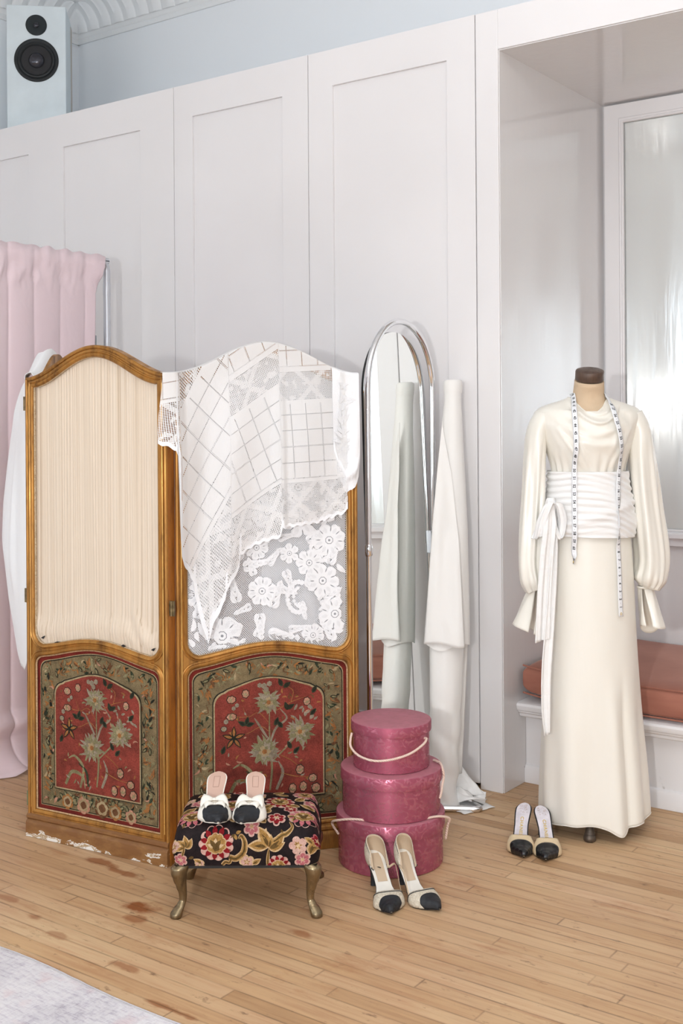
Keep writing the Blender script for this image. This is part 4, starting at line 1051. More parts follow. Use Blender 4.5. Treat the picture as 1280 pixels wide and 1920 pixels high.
# =================================================================== FOOTSTOOL
st = thing('footstool', 'low footstool in dark floral velvet on tarnished brass cabriole legs', 'footstool', cp(-.279, 3.39), YAW)
SW, SD, Z0, Z1 = .206, .150, .150, .262
def seat(u, v, h=0.):
    """u across the width 0..1, v metres of cloth from the front lower edge up, over the top and down the back"""
    x = (u-.5)*2
    Hf, rad = Z1-Z0, .035
    segs = [Hf-rad, rad*PI/2, 2*(SD-rad), rad*PI/2, Hf-rad]
    if v < segs[0]: y, z, ny, nz_ = -SD, Z0+v, -1, 0
    elif v < segs[0]+segs[1]:
        a = (v-segs[0])/rad; y, z, ny, nz_ = -SD+rad-rad*math.cos(a), Z1-rad+rad*math.sin(a), -math.cos(a), math.sin(a)
    elif v < sum(segs[:3]): y, z, ny, nz_ = -SD+rad+(v-segs[0]-segs[1]), Z1, 0, 1
    elif v < sum(segs[:4]):
        a = (v-sum(segs[:3]))/rad; y, z, ny, nz_ = SD-rad+rad*math.sin(a), Z1-rad+rad*math.cos(a), math.sin(a), math.cos(a)
    else: y, z, ny, nz_ = SD, Z1-rad-(v-sum(segs[:4])), 1, 0
    tz = (z-Z0)/Hf
    ex = max(0., abs(x)-.80)/.20                          # rounded ends
    k = 1-(1-math.sqrt(max(0, 1-ex**2.4)))*.30
    zz = Z0+(z-Z0)*(1-(1-math.sqrt(max(0., 1-ex**3)))*.55)
    if z > Z0+.02: zz += .020*max(0., 1-(y/SD)**2)*max(0., 1-x*x)*sstep(.6, 1., tz)
    bul = .006*math.sin(PI*min(1, tz))
    return (x*(SW+bul*.6+h*(ex > .5)), (y*k)+ny*(bul+h), zz+nz_*h)
TOT = 2*(Z1-Z0-.035)+.035*PI+2*(SD-.035)
us = [0, .004, .012, .025, .045, .07, .1]+[lerp(.12, .88, i/30) for i in range(31)]+[.9, .93, .955, .975, .988, .996, 1]
mb = MB(); rows = [[seat(u, TOT*j/70) for u in us] for j in range(71)]
mb.grid(rows)
for u in (0, 1): mb.poly([seat(u, TOT*j/70) for j in range(71)])
mb.poly([(x*SW*.98, y*SD*.98, Z0) for x, y in ((-1, -1), (1, -1), (1, 1), (-1, 1))])
VD = mat_wool('dark_velvet_ground', (.020, .013, .014), (.010, .007, .008), 30, .3, .6)
seatobj = mb.build('upholstered_seat', VD, st, smooth=60)
VM = [mat_wool('velvet_cream_pink', (.60, .40, .33), (.50, .28, .24), 50, .3), mat_wool('velvet_crimson', (.27, .016, .022), (.16, .010, .012), 50, .3), mat_wool('velvet_gold', (.42, .25, .085), (.22, .11, .03), 90, .3), mat_wool('velvet_olive', (.14, .085, .03), (.07, .04, .015), 60, .3), mat_wool('velvet_rose', (.47, .16, .17), (.36, .09, .11), 50, .3), mat_wool('velvet_buff', (.62, .46, .28), (.45, .28, .13), 60, .3)]
PKC, CRI, GLD, OLV, ROS, BUF = range(6)
UW = 2*SW
e = Emb(lambda u, v, h: seat(min(1, max(0, u/UW)), min(TOT, max(0.0005, v)), h+.0004), .0005)
def ok2(p): return all(.0 < q[0] < UW and 0 < q[1] < TOT for q in p)
def cl2(p): return [(min(UW-.0005, max(.0005, a)), min(TOT-.001, max(.001, c))) for a, c in p]
def sh2(p, mi, lv): e.shape(cl2(p), mi, lv)
def big(u, v, R, rim=PKC, fill=CRI, sq=1.):
    sh2(lobed(u, v, R, 11, .16, sz=sq), rim, 1)
    for k in range(11): sh2(petal(u+R*.48*math.cos(k*2*PI/11), v+R*.48*math.sin(k*2*PI/11)*sq, k*2*PI/11, R*.46, R*.15), fill, 3)
    sh2(lobed(u, v, R*.60, 9, .10, sz=sq), BUF, 4); sh2(lobed(u, v, R*.54, 9, .12, sz=sq), GLD, 5)
    for k in range(5): sh2(petal(u-R*.05, v-R*.18, .3+k*.62, R*.52, R*.13), (BUF, OLV)[k % 2], 6+k % 2)
    sh2(lobed(u, v-R*.2, R*.2, 5, .2), OLV, 8)
def small(u, v, R, c=ROS, rim=PKC, n=6):
    sh2(lobed(u, v, R, n, .28), rim, 2); sh2(lobed(u, v, R*.78, n, .3), c, 3)
    for k in range(n): sh2(petal(u, v, k*2*PI/n+.2, R*.5, R*.09), PKC if c != PKC else GLD, 4)
    sh2(lobed(u, v, R*.2, 5, .1), BUF, 5)
def gleaf(u, v, a, L, cur=0.):
    sh2(petal(u, v, a, L, L*.30, 8, cur), BUF, 2); sh2(petal(u+math.cos(a)*L*.06, v+math.sin(a)*L*.06, a, L*.85, L*.20, 8, cur), GLD, 3); sh2(petal(u+math.cos(a)*L*.1, v+math.sin(a)*L*.1, a, L*.55, L*.08, 6, cur), OLV, 4)
def gscroll(pts, w):
    L, R = scroll(pts, w, w*.45, 7); e.strip((cl2(L), cl2(R)), BUF, 1)
    L, R = scroll(pts, w*.7, w*.3, 7); e.strip((cl2(L), cl2(R)), GLD, 3)
    L, R = scroll(pts, w*.3, w*.12, 7); e.strip((cl2(L), cl2(R)), OLV, 5)
C2 = lambda x: x/1100*UW
big(C2(335), .064, .049)
gscroll([(C2(430), .026), (C2(480), .022), (C2(535), .040), (C2(545), .068), (C2(520), .085), (C2(500), .078)], .012)
gscroll([(C2(375), .003), (C2(400), .012), (C2(430), .010), (C2(440), .022), (C2(425), .026)], .007)
for a, L in ((1.75, .062), (2.75, .060), (.35, .058), (.02, .050), (1.05, .038)): gleaf(C2(718), .052, a, L, .3)
gscroll([(C2(715), .004), (C2(718), .03), (C2(722), .05)], .006); gscroll([(C2(760), .07), (C2(820), .085), (C2(860), .09), (C2(900), .105), (C2(880), .12)], .009)
big(C2(795), -.004, .036); small(C2(65), .018, .020); gscroll([(C2(80), .03), (C2(95), .05), (C2(90), .07)], .005)
for a, L in ((1.9, .032), (.5, .034), (1.2, .036), (3.0, .028)): gleaf(C2(105), .052, a, L, .5)
small(C2(940), .058, .026, PKC, PKC, 5); gleaf(C2(945), .055, 2.2, .02); small(C2(975), .018, .024, ROS); gleaf(C2(1030), .03, 1.4, .045); gleaf(C2(1045), .06, 1.9, .03, .5); gleaf(C2(1020), .05, .2, .03)
small(C2(560), .012, .022, PKC, BUF, 5); gleaf(C2(600), .004, .6, .03); gleaf(C2(230), .006, 2.6, .03); small(C2(205), .004, .016, PKC, BUF, 4)
small(C2(1078), .075, .018, CRI, ROS, 5); small(C2(20), .06, .022, PKC, BUF)
# over the top of the seat
big(C2(130), .150, .046, PKC, ROS); small(C2(595), .106, .024); small(C2(780), .135, .028, CRI, PKC); big(C2(985), .150, .047, PKC, ROS)
for u, v, a, L in ((300, .14, .4, .05), (340, .16, 2.4, .04), (420, .125, .2, .045), (700, .115, 2.2, .035), (690, .16, 1., .04), (860, .15, -.5, .045), (900, .12, .9, .04), (250, .12, 1.6, .03), (500, .13, 2.7, .04), (650, .19, .3, .05), (40, .19, .2, .05), (1050, .21, 2., .05)): gleaf(C2(u), v, a, L, .5)
big(C2(790), .245, .045, PKC, CRI); big(C2(430), .215, .040, PKC, ROS); small(C2(160), .255, .03); small(C2(880), .195, .022, CRI); small(C2(1040), .26, .028, ROS); small(C2(60), .29, .022, PKC, BUF, 5); big(C2(250), .33, .038, PKC, ROS); small(C2(600), .30, .03, ROS); big(C2(980), .335, .038, PKC, ROS); small(C2(460), .345, .025, CRI)
for u, v, a, L in ((300, .22, 2.4, .05), (560, .24, .3, .05), (650, .27, 1.7, .045), (900, .27, .5, .05), (230, .21, .3, .04), (330, .27, .9, .05), (130, .20, 2.7, .05), (950, .22, 2.8, .045), (720, .33, .4, .05), (850, .31, 2.6, .04), (120, .32, .5, .05), (380, .31, 2.2, .05), (540, .2, 1.2, .04)): gleaf(C2(u), v, a, L, .5)
gscroll([(C2(560), .16), (C2(620), .165), (C2(660), .15), (C2(640), .135)], .007); gscroll([(C2(320), .19), (C2(380), .18), (C2(400), .165)], .007)
rnd = random.Random(4)
for k in range(30):
    u, v, a = rnd.uniform(.03, UW-.03), rnd.uniform(.02, .36), rnd.uniform(0, 2*PI); sh2(petal(u, v, a, .016, .0045), rnd.choice((GLD, OLV, OLV, BUF)), 0.6)
fl = e.mb.build('woven_flowers', VM, seatobj, smooth=180, recalc=False)
bt = MB(); bt.box(-SW+.012, SW-.012, -SD+.012, SD-.012, Z0-.012, Z0+.004); bt.build('under_frame', M['black'], st)
def cab_leg(sx, sy):
    """cabriole leg: broad knee under the corner, slim ankle, club foot"""
    o = Vector((sx, sy)).normalized()
    tab = [(.156, -.045, .022), (.150, -.028, .0245), (.140, -.016, .025), (.125, -.012, .0225), (.105, -.014, .018), (.085, -.019, .0145), (.062, -.024, .0115), (.045, -.024, .0105), (.034, -.018, .012), (.024, -.008, .0155), (.012, .000, .0175), (.004, .002, .0165), (.0005, .001, .013)]
    mb = MB(); rings = []
    cx, cy = sx*(SW-.008), sy*(SD-.010)
    for i in range(len(tab)*3-2):
        z = lerp(tab[i//3][0], tab[min(len(tab)-1, i//3+1)][0], (i % 3)/3)
        off = sinterp([(t[0], t[1]) for t in tab[::-1]], z); r = sinterp([(t[0], t[2]) for t in tab[::-1]], z)
        ring = []
        for k in range(20):
            a = 2*PI*k/20; d = Vector((math.cos(a), math.sin(a)))
            pk = max(0, d.dot(o)); rr = r*(1+.16*pk**3*sstep(.02, .1, z))
            ring.append((cx+o.x*off+d.x*rr, cy+o.y*off+d.y*rr, z))
        rings.append(ring)
    mb.loft(rings[::-1])
    # bracket ears running along the seat rails
    for ax in ((-sx, 0), (0, -sy)):
        rr = []
        for k in range(8):
            t = k/7; w_ = lerp(.020, .004, t**.7); dn = lerp(.040, .003, t**.6)
            px, py = cx+o.x*-.02+ax[0]*(.012+.062*t), cy+o.y*-.02+ax[1]*(.012+.062*t)
            q = Vector((-ax[1], ax[0]))
            rr.append([(px+q.x*w_*.5, py+q.y*w_*.5, .155), (px-q.x*w_*.5, py-q.y*w_*.5, .155), (px-q.x*w_*.5, py-q.y*w_*.5, .155-dn), (px+q.x*w_*.5, py+q.y*w_*.5, .155-dn)])
        mb.loft(rr)
    mb.build('leg', M['brass'], st, smooth=50)
for sx in (-1, 1):
    for sy in (-1, 1): cab_leg(sx, sy)
# =================================================================== SHOES
M['insole_white'] = simple('worn_lilac_white_insole', (.68, .64, .68), rough=.5, var=.12, vscale=40)
M['insole_pink'] = simple('blush_leather_insole', (.60, .40, .32), rough=.5)
M['insole_cream'] = simple('white_leather_insole', (.80, .77, .70), rough=.45, var=.08, vscale=20)
M['blackleather'] = simple('black_glossy_leather', (.010, .010, .011), rough=.22)
M['blacksilk'] = simple('black_grosgrain', (.008, .010, .014), rough=.55, bump=.3, bscale=900, sheen=.0)
M['beigeleather'] = simple('beige_calf_leather', (.70, .56, .36), rough=.45, var=.08, vscale=30)
M['whitesilk'] = simple('ivory_pleated_silk', (.82, .79, .71), rough=.55, bump=.25, bscale=260, sheen=.3)
M['tweed'] = mat_wool('cream_tweed', (.70, .64, .53), (.52, .45, .35), 160, .9, .85)
M['lining'] = simple('tan_kid_lining', (.55, .42, .29), rough=.6)
M['gold'] = simple('gold_foil', (.80, .60, .22), rough=.3, metal=.6)

WT = [(0, .0)]+[(.125*(1-math.cos(k*PI/20)), .64*math.sin(k*PI/20)) for k in range(1, 11)]+[(.16, .635), (.22, .60), (.32, .55), (.42, .56), (.52, .68), (.60, .85), (.67, .97), (.72, 1.), (.77, .94), (.83, .73), (.88, .52), (.93, .31), (.965, .17), (.985, .085), (1., .004)]
TS = sorted(set([k/56 for k in range(57)]+[.002, .005, .009, .013, .027, .985, .993]))
def shoe(name, label, cat, group, toe, heelp, hh, wmax, side, kind):
    """toe / heelp: plan points of toe tip and back of heel; hh heel-seat height; side -1/+1 bends the last in or out"""
    toe, heelp = Vector(toe), Vector(heelp)
    z0 = toe.z; d = (heelp-toe); d.z = 0; L = d.length
    rz = math.atan2(d.y, d.x)-PI/2                         # local +y = towards heel, toe at y=0
    o = thing(name, label, cat, (toe.x, toe.y, z0), rz, group)
    Y = lambda t: L*(1-t)
    def zs(t):
        u = min(1, t/.66)
        return .0045+(hh-.0045)*(.50*(1-u)**1.25+.50*(1-sstep(.0, 1., u)))+.006*sstep(.84, 1, t)
    def hw(t): return sinterp(WT, t) * wmax/2 if t > .25 else interp(WT, t)*wmax/2
    def cx(t): return side*.011*math.sin(PI*min(1, t*1.05))*(1 if t < .95 else 1)-side*.004*sstep(.8, 1, t)
    def prow(t, k, dz=0, n=9): return [(cx(t)+hw(t)*k*q, Y(t), zs(t)+dz) for q in [i/(n-1)*2-1 for i in range(n)]]
    # outsole
    mb = MB(); ok_ = .97 if kind == 'bow' else 1.03; top = [prow(t, lerp(1.03, ok_, sstep(.5, .7, t)), -.0005) for t in TS]; bot = [prow(t, .99, -.0045-(.0015 if t < .5 else 0)) for t in TS]
    mb.grid(top); mb.grid([r[::-1] for r in bot])
    for s in (0, -1): mb.grid([[a[s], c[s if s == 0 else -1]] for a, c in zip(top, bot)])
    solem = {'chanelmule': M['blackleather'], 'bow': M['whitesilk'], 'pump': M['blacksilk']}[kind]
    mb.build('outsole', solem, o, smooth=50)
    # insole
    mb = MB(); k = {'chanelmule': .87, 'bow': .92, 'pump': .97}[kind]
    mb.grid([[(p[0], p[1], p[2]+.0012*(1-(2*i/8-1)**2)) for i, p in enumerate(prow(.005+t*.978, k, .0006))] for t in TS])
    ins = mb.build('insole', {'chanelmule': M['insole_white'], 'bow': M['insole_pink'], 'pump': M['insole_cream']}[kind], o, smooth=180, recalc=False)
    def vamp_pt(t, a, off=0.):
        """a runs 0..pi across the foot"""
        h = sinterp([(.3, .060), (.5, .052), (.62, .046), (.75, .036), (.86, .026), (.94, .019), (.975, .0135), (.99, .008), (1, .0006)], t)
        w_ = hw(t)*1.05+off+.0015
        ca, sa = math.cos(a), math.sin(a)
        return (cx(t)+w_*math.copysign(abs(ca)**.85, ca), Y(t)-off*(t > .97), zs(t)-.001+(h+off)*max(0, sa)**.72)
    def vpatch(t0, t1, off=0., na=36, nt_=22, rip=None):
        rows = []
        for i in range(na+1):
            a = PI*i/na; r = []
            for j in range(nt_+1):
                t = lerp(t0(a), t1(a), j/nt_); p = vamp_pt(t, a, off+(rip(t, a) if rip else 0)); r.append(p)
            rows.append(r)
        return rows
    one = lambda a: 1.
    if kind == 'chanelmule':
        ts, tc_, cap = .535, .665, (lambda a: .845-.09*math.sin(a)**.8); um, cm_ = M['beigeleather'], M['blackleather']
    elif kind == 'bow':
        ts, tc_, cap = .50, .605, (lambda a: .865-.115*math.sin(a)**1.0); um, cm_ = M['whitesilk'], M['blacksilk']
    else:
        ts, tc_, cap = .60, .70, (lambda a: .875-.09*math.sin(a)**.8); um, cm_ = M['tweed'], M['blacksilk']
    thr = lambda a: ts+(tc_-ts)*math.sin(a)**1.3
    rip = (lambda t, a: .0008*math.sin(t*170+math.cos(a)*6)*sstep(.82, .72, t)) if kind == 'bow' else None
    mb = MB(); mb.grid(vpatch(thr, one, 0, rip=rip)); v = mb.build('vamp', um, o, smooth=180, recalc=False, solid=.0016)
    mb = MB(); mb.grid(vpatch(cap, one, .0024 if kind == 'bow' else .0014, nt_=16)); mb.build('toe_cap', cm_, o, smooth=180, recalc=False, solid=.0010)
    # heel block
    hz = zs(.08)-.004; mb = MB(); rings = []
    if kind == 'pump': prof = [(0, 1., 0), (.12, .92, .004), (.3, .62, .012), (.55, .42, .018), (.8, .36, .020), (1, .40, .020)]
    else: prof = [(0, 1., 0), (.15, .88, .003), (.4, .55, .010), (.7, .42, .014), (1, .44, .014)]
    for q, k, fw in prof:
        ring = []
        for i in range(24):
            a = 2*PI*i/24; t = .085-.085*math.cos(a)
            x = math.sin(a)*hw(.10)*.98*k; yy = Y(.002)-fw*.35-(1-math.cos(a))*L*.082*k
            zt = zs(min(.2, max(0.0, 1-yy/L)))-.0045
            ring.append((cx(.08)+x, yy, max(.0, zt*(1-q))))
        rings.append(ring)
    mb.loft(rings); mb.build('heel', {'chanelmule': M['blackleather'], 'bow': M['whitesilk'], 'pump': M['blacksilk']}[kind], o, smooth=50)
    if kind == 'chanelmule':
        # gold stamped maker's name running down the insole
        cu_ = bpy.data.curves.new('stamp', 'FONT'); cu_.body = 'CHANEL'; cu_.size = .0150; cu_.align_x = 'CENTER'; cu_.align_y = 'CENTER'; cu_.space_character = 1.15; cu_.extrude = 0; cu_.offset = .0004
        tmp = bpy.data.objects.new('stamp', cu_); COL.objects.link(tmp)
        bpy.context.view_layer.update()
        me = bpy.data.meshes.new_from_object(tmp.evaluated_get(bpy.context.evaluated_depsgraph_get())); bpy.data.objects.remove(tmp)
        bm_ = bmesh.new(); bm_.from_mesh(me); bmesh.ops.subdivide_edges(bm_, edges=bm_.edges, cuts=2); bm_.to_mesh(me); bm_.free()
        for q in me.vertices:
            # text x runs from heel towards toe
            t = .345+q.co.x/L; q.co = (cx(t)+q.co.y*-1*-1, Y(t), zs(t)+.0026)
        me.materials.append(M['gold']); so = bpy.data.objects.new('insole_lettering', me); COL.objects.link(so); so.parent = o
        tp = MB()
        rr = random.Random(31+side)
        for k_ in range(26):
            t, q = .10+rr.uniform(-.05, .06), rr.uniform(-.5, .5); x, y, zz = cx(t)+hw(t)*q, Y(t), zs(t)+.0022
            tp.add([(x+.0016*math.cos(j*PI/3), y+.0016*math.sin(j*PI/3), zz) for j in range(6)], [tuple(range(6))])
        tp.build('worn_patch', simple('worn_tan_leather', (.62, .44, .36), .6), o)['kind'] = 'stuff'
    if kind == 'bow':
        # two small knotted bows across the instep
        for n_, (tb, sc) in enumerate(((.655, 1.), (.735, .68))):
            base = Vector(vamp_pt(tb, PI/2, .002))
            k_ = MB(); rings = []
            for i in range(7):
                q = i/6*2-1; r = .0042*sc*(1.25-.5*q*q)
                rings.append([(base.x+q*.0045*sc, base.y+r*math.cos(a), base.z+.002+r*.8*math.sin(a)) for a in [2*PI*j/12 for j in range(12)]])
            k_.loft(rings); k_.build('bow_knot', M['whitesilk'], o, smooth=60)
            for sg in (-1, 1):
                lo_ = MB(); rows = []
                for i in range(10):
                    q = i/9; wd = (.003+.021*q**.9)*sc; row = []
                    a = PI/2-sg*q*.80*sc
                    for j in range(7):
                        s = j/6*2-1; tt = tb-(.018*q*q)-s*wd/L*.95
                        p = Vector(vamp_pt(tt, a, .0030+.013*math.sin(PI*min(1, q*.9+.02))*sc*(1-s*s*.5)+.0016*math.sin(s*9)))
                        row.append(tuple(p))
                    rows.append(row)
                lo_.grid(rows); lo_.build('bow_loop', M['whitesilk'], o, smooth=180, recalc=False, solid=.0014)
            gap = MB(); rows = []
            for i in range(9):
                q = i/8*2-1; row = []
                for j in range(4):
                    tt = tb+.020*sc+(j/3-.5)*.026*sc*(1-q*q)
                    row.append(vamp_pt(tt, PI/2+q*.55*sc, .0012))
                rows.append(row)
            gap.grid(rows); gap.build('keyhole', M['lining'], o, smooth=180, recalc=False)
        sq = MB(); rows = []
        q4 = [(.10, -.32), (.10, .32), (.245, .32), (.245, -.32)]
        P3 = [(cx(t)+hw(t)*k_, Y(t), zs(t)+.0032) for t, k_ in q4]
        sq.tube(P3, .00045, 5, closed=True); sq.build('stamped_outline', simple('blind_stamp', (.36, .22, .17), .6), o)
    if kind == 'pump':
        # raised heel counter open at both sides
        def ctop(u): return .050-.012*abs(u)**2-.022*sstep(.72, 1, abs(u))
        rows = []; edge = []
        for i in range(41):
            u = i/40*2-1; t = .30*abs(u)**1.25; sg = 1 if u >= 0 else -1
            x = cx(t)+sg*(hw(t) if abs(u) > .001 else 0)*1.04; y = Y(t)+.002*(1-abs(u)); r = []
            lo_z = zs(t)-.003 if abs(u) < .62 else lerp(zs(t)-.003, zs(t)+.022, sstep(.62, 1, abs(u)))
            hi = zs(t)+ctop(u)
            for j in range(9):
                q = j/8; r.append((x-sg*.004*math.sin(PI*q*.5)*q*abs(u)**.5+sg*.003*math.sin(PI*q), y+.005*math.sin(PI*q)*(1-abs(u))-.007*q*(1-abs(u)), lerp(lo_z, hi, q)))
            rows.append(r); edge.append(r[-1])
        mb = MB(); mb.grid(rows); mb.build('heel_counter', M['tweed'], o, smooth=180, recalc=False, solid=.0022)
        mb = MB(); mb.grid([[(p[0]*1+(cx(.1)-p[0])*.05, p[1]-.0022, p[2]) for p in r] for r in rows]); mb.build('counter_lining', M['lining'], o, smooth=180, recalc=False, solid=.0008)
        pp = MB(); pp.tube([(p[0]*1.0+(.0016 if p[0] > cx(.1) else -.0016), p[1]+.001, p[2]-.004) for p in edge], .0014, 6)
        for s in (0, -1):
            pp.build('black_piping', M['blacksilk'], o, smooth=60); pp = MB(); pp.tube([(p[0]+(.0016 if s else -.0016), p[1]-.0005, p[2]) for p in rows[s]], .0014, 6)
        pp.build('black_piping', M['blacksilk'], o, smooth=60); pp = MB()
        pp.tube([vamp_pt(thr(PI*i/30)+.022, PI*i/30, .0014) for i in range(31)], .0013, 6)
        pp.build('black_piping', M['blacksilk'], o, smooth=60)
        # slim strap down one side
        e0 = Vector(rows[-1 if side > 0 else 0][6]); e1 = Vector(vamp_pt(thr(.35)+.01, .35 if side > 0 else PI-.35, .0)); mid = (e0+e1)/2+Vector((side*.006, 0, .030))
        s_ = MB(); s_.tube(crom([tuple(e0), tuple((e0*2+mid)/3+Vector((side*.010, 0, .012))), tuple(mid), tuple((mid+e1*2)/3+Vector((0, 0, .0))), tuple(e1)], 6), .0030, 8, flat=.35); s_.build('strap', M['lining'], o, smooth=60)
        hp = MB(); hp.grid([[(cx(t)+hw(t)*.62*q, Y(t), zs(t)+.0030) for q in (-1, -.5, 0, .5, 1)] for t in (.06, .12, .2, .28, .34, .37, .39)]); hp.build('heel_pad', M['lining'], o, smooth=180, recalc=False)
        if side > 0:
            lg = MB(); c0 = (cx(.24), Y(.24), zs(.24)+.0042)
            for k_ in range(3): lg.lathe([(0, 0), (.0035-.0006*k_, 0), (.0035-.0006*k_, .0008), (0, .0008)], 10, 0, (c0[0]+.003*(k_-1), c0[1]-.004*(k_-1), c0[2]))
            lg.build('insole_mark', M['black'], o)
    return o
G1, G2, G3 = 'pair of beige and black mules on the floor', 'pair of white bow mules on the footstool', 'pair of cream tweed heeled pumps'
shoe('mule', 'beige mule with black toe cap, the one of the floor pair farther from the dress', 'shoe', G1, (-1.680, 3.302, .001), (-1.788, 3.536, 0), .096, .084, -1, 'chanelmule')
shoe('mule', 'beige mule with black toe cap, the one of the floor pair nearer the dress hem', 'shoe', G1, (-1.604, 3.322, .001), (-1.736, 3.545, 0), .094, .084, 1, 'chanelmule')
SZ = Z1+.0215
shoe('bow_mule', 'ivory bow mule with black pointed toe on the footstool, the left of its pair', 'shoe', G2, (-2.163, 2.393, SZ-.010), (-2.300, 2.556, 0), .088, .088, -1, 'bow')
shoe('bow_mule', 'ivory bow mule with black pointed toe on the footstool, the right of its pair', 'shoe', G2, (-2.098, 2.428, SZ-.008), (-2.204, 2.612, 0), .088, .088, 1, 'bow')
shoe('heeled_pump', 'cream tweed pump with black toe in front of the hat boxes, left of its pair', 'shoe', G3, (-1.790, 2.716, .001), (-1.968, 2.872, 0), .100, .086, 1, 'pump')
shoe('heeled_pump', 'cream tweed pump with black toe in front of the hat boxes, right of its pair', 'shoe', G3, (-1.695, 2.806, .001), (-1.900, 2.930, 0), .100, .084, -1, 'pump')
# =================================================================== DRESS FORM
M['linen'] = simple('natural_linen_cover', (.66, .50, .34), rough=.8, bump=.4, bscale=600, var=.06, vscale=20)
M['cap'] = mat_gilt('dark_bronzed_wood', col=(.10, .062, .045), dark=(.05, .03, .022), rough=.35, metal=.2, worn=.3)
M['iron'] = mat_gilt('dark_cast_iron', col=(.14, .11, .085), dark=(.05, .04, .035), rough=.38, metal=.7, worn=.5)
M['satin'] = mat_satin('ivory_silk_satin', (.84, .81, .735), rough=.29, sheen=.15, wr=.30, scale=9., stretch=(1, 1, .22), spec=.55)
M['satinskirt'] = mat_satin('ivory_satin_skirt', (.84, .81, .735), rough=.42, sheen=.2, wr=.2, scale=7., stretch=(1, 1, .2), spec=.4)
M['jersey'] = mat_satin('white_crepe_jersey', (.87, .865, .855), rough=.85, sheen=.4, wr=.2, scale=14., stretch=(.6, .6, 3.))
FC = cp(.848, 3.95)
df = thing('dress_form', 'linen dress form with dark wooden neck cap, wearing the ivory satin dress', 'dress form', FC, YAW)
def ell(cxm, hw, yf, yb, z, n=48, e=1.):
    out = []
    for i in range(n):
        a = 2*PI*i/n; ca, sa = math.cos(a), math.sin(a)
        out.append((cxm+hw*math.copysign(abs(ca)**e, ca), (yb if sa > 0 else yf)*math.copysign(abs(sa)**e, sa), z))
    return out
body = [(1.00, .120, .090, .105), (1.10, .112, .080, .092), (1.21, .104, .074, .070), (1.29, .132, .108, .080), (1.35, .146, .104, .082), (1.40, .158, .076, .078), (1.425, .150, .058, .066), (1.445, .105, .052, .058), (1.462, .066, .050, .052), (1.49, .053, .048, .050), (1.535, .050, .048, .050)]
rings = []
for j in range(61):
    z = lerp(1.0, 1.535, j/60); hw, yf, yb = (sinterp([(r[0], r[k]) for r in body], z) for k in (1, 2, 3))
    sh = -.022*sstep(1.46, 1.535, z)
    rings.append([(x, y+sh, zz-(y*-.0+.30*(y)*sstep(1.49, 1.535, z)*-1)) for x, y, zz in ell(0, hw, yf, yb, z)])
mb = MB(); mb.loft(rings); mb.build('padded_body', M['linen'], df, smooth=60)
tm = Matrix.Translation((0, -.024, 1.537)) @ Matrix.Rotation(math.radians(17), 4, 'X')
mb = MB(); mb.lathe([(0, 0), (.046, 0), (.0485, .003), (.0485, .030), (.0465, .034), (.040, .0365), (0, .037)], 48); mb.v = [tuple(tm @ Vector(v)) for v in mb.v]; mb.build('neck_cap', M['cap'], df, smooth=40)
mb = MB(); mb.tube([(0, 0, .16), (0, 0, 1.02)], .016, 16); mb.lathe([(.0, .20), (.03, .20), (.034, .18), (.028, .15), (.02, .13), (0, .13)], 24); mb.build('pole', M['iron'], df, smooth=60)
for k in range(3):
    a = math.radians(-104+120*k); d = Vector((math.cos(a), math.sin(a)))
    P = [(.012, .155), (.045, .165), (.085, .135), (.110, .085), (.122, .05), (.133, .022), (.138, .012)]
    R = [.016, .017, .0145, .0115, .0115, .0175, .015]
    mb = MB(); cpnts = crom([(p[0]*d.x, p[0]*d.y, p[1]) for p in P], 5); rr = []
    for i in range(len(cpnts)): rr.append(interp([(j/(len(R)-1), R[j]) for j in range(len(R))], i/(len(cpnts)-1)))
    mb.tube(cpnts, rr, 14); mb.lathe([(0, .0), (.016, .0), (.0205, .005), (.0205, .014), (.015, .024), (.0, .03)], 20, 0, (.137*d.x, .137*d.y, .0005)); mb.build('iron_foot', M['iron'], df, smooth=60)

# =================================================================== SATIN DRESS
dr = thing('satin_dress', 'long ivory satin dress with cowl neck and balloon sleeves on the dress form', 'dress', FC, YAW)
SK = [(.03, -.172, .197, .165, .16), (.20, -.170, .188, .150, .15), (.38, -.162, .173, .138, .14), (.65, -.139, .158, .124, .13), (.85, -.136, .151, .117, .128), (1.01, -.131, .142, .108, .122), (1.12, -.126, .128, .100, .108), (1.24, -.120, .114, .090, .088)]
def skv(z): return [minterp([(r[0], r[k]) for r in SK], z) for k in (1, 2, 3, 4)]
def skirt_pt(a, z, off=0.):
    xl, xr, yf, yb = skv(z); ca, sa = math.cos(a), math.sin(a)
    low = sstep(.72, .05, z)
    f = low*(.055*math.sin(5*a+.7)*.6+.035*math.sin(9*a+2.1+z*1.5)+.02*nz(math.cos(a)*2, math.sin(a)*2, z*2))
    # deep fold running down the front right of centre
    am = math.radians(-66); dd = (a-am+PI) % (2*PI)-PI
    f += sstep(.60, .35, z)*(.10*math.exp(-((dd+.16)/.13)**2)-.075*math.exp(-((dd-.10)/.07)**2))
    f += .012*math.sin(13*a)*sstep(1.0, .9, z)*sstep(.6, .9, z)*.4
    r = 1+f+off/.14
    return ((xl+xr)/2+(xr-xl)/2*ca*r, (yb if sa > 0 else yf)*sa*r, z)
rows = []
for j in range(101):
    q = j/100; row = []
    for i in range(181):
        a = PI/2+2*PI*i/180
        am = math.radians(-66); dd = (a-am+PI) % (2*PI)-PI
        zh = .046+.008*math.sin(3*a+1)-.018*math.exp(-((dd+.16)/.16)**2)+.014*math.exp(-((dd-.35)/.25)**2)+.004*nz(math.cos(a)*3, math.sin(a)*3)
        row.append(skirt_pt(a, lerp(zh, 1.03, q)))
    rows.append(row)
mb = MB(); mb.grid(rows); mb.build('skirt', M['satinskirt'], dr, smooth=180, solid=.0015)
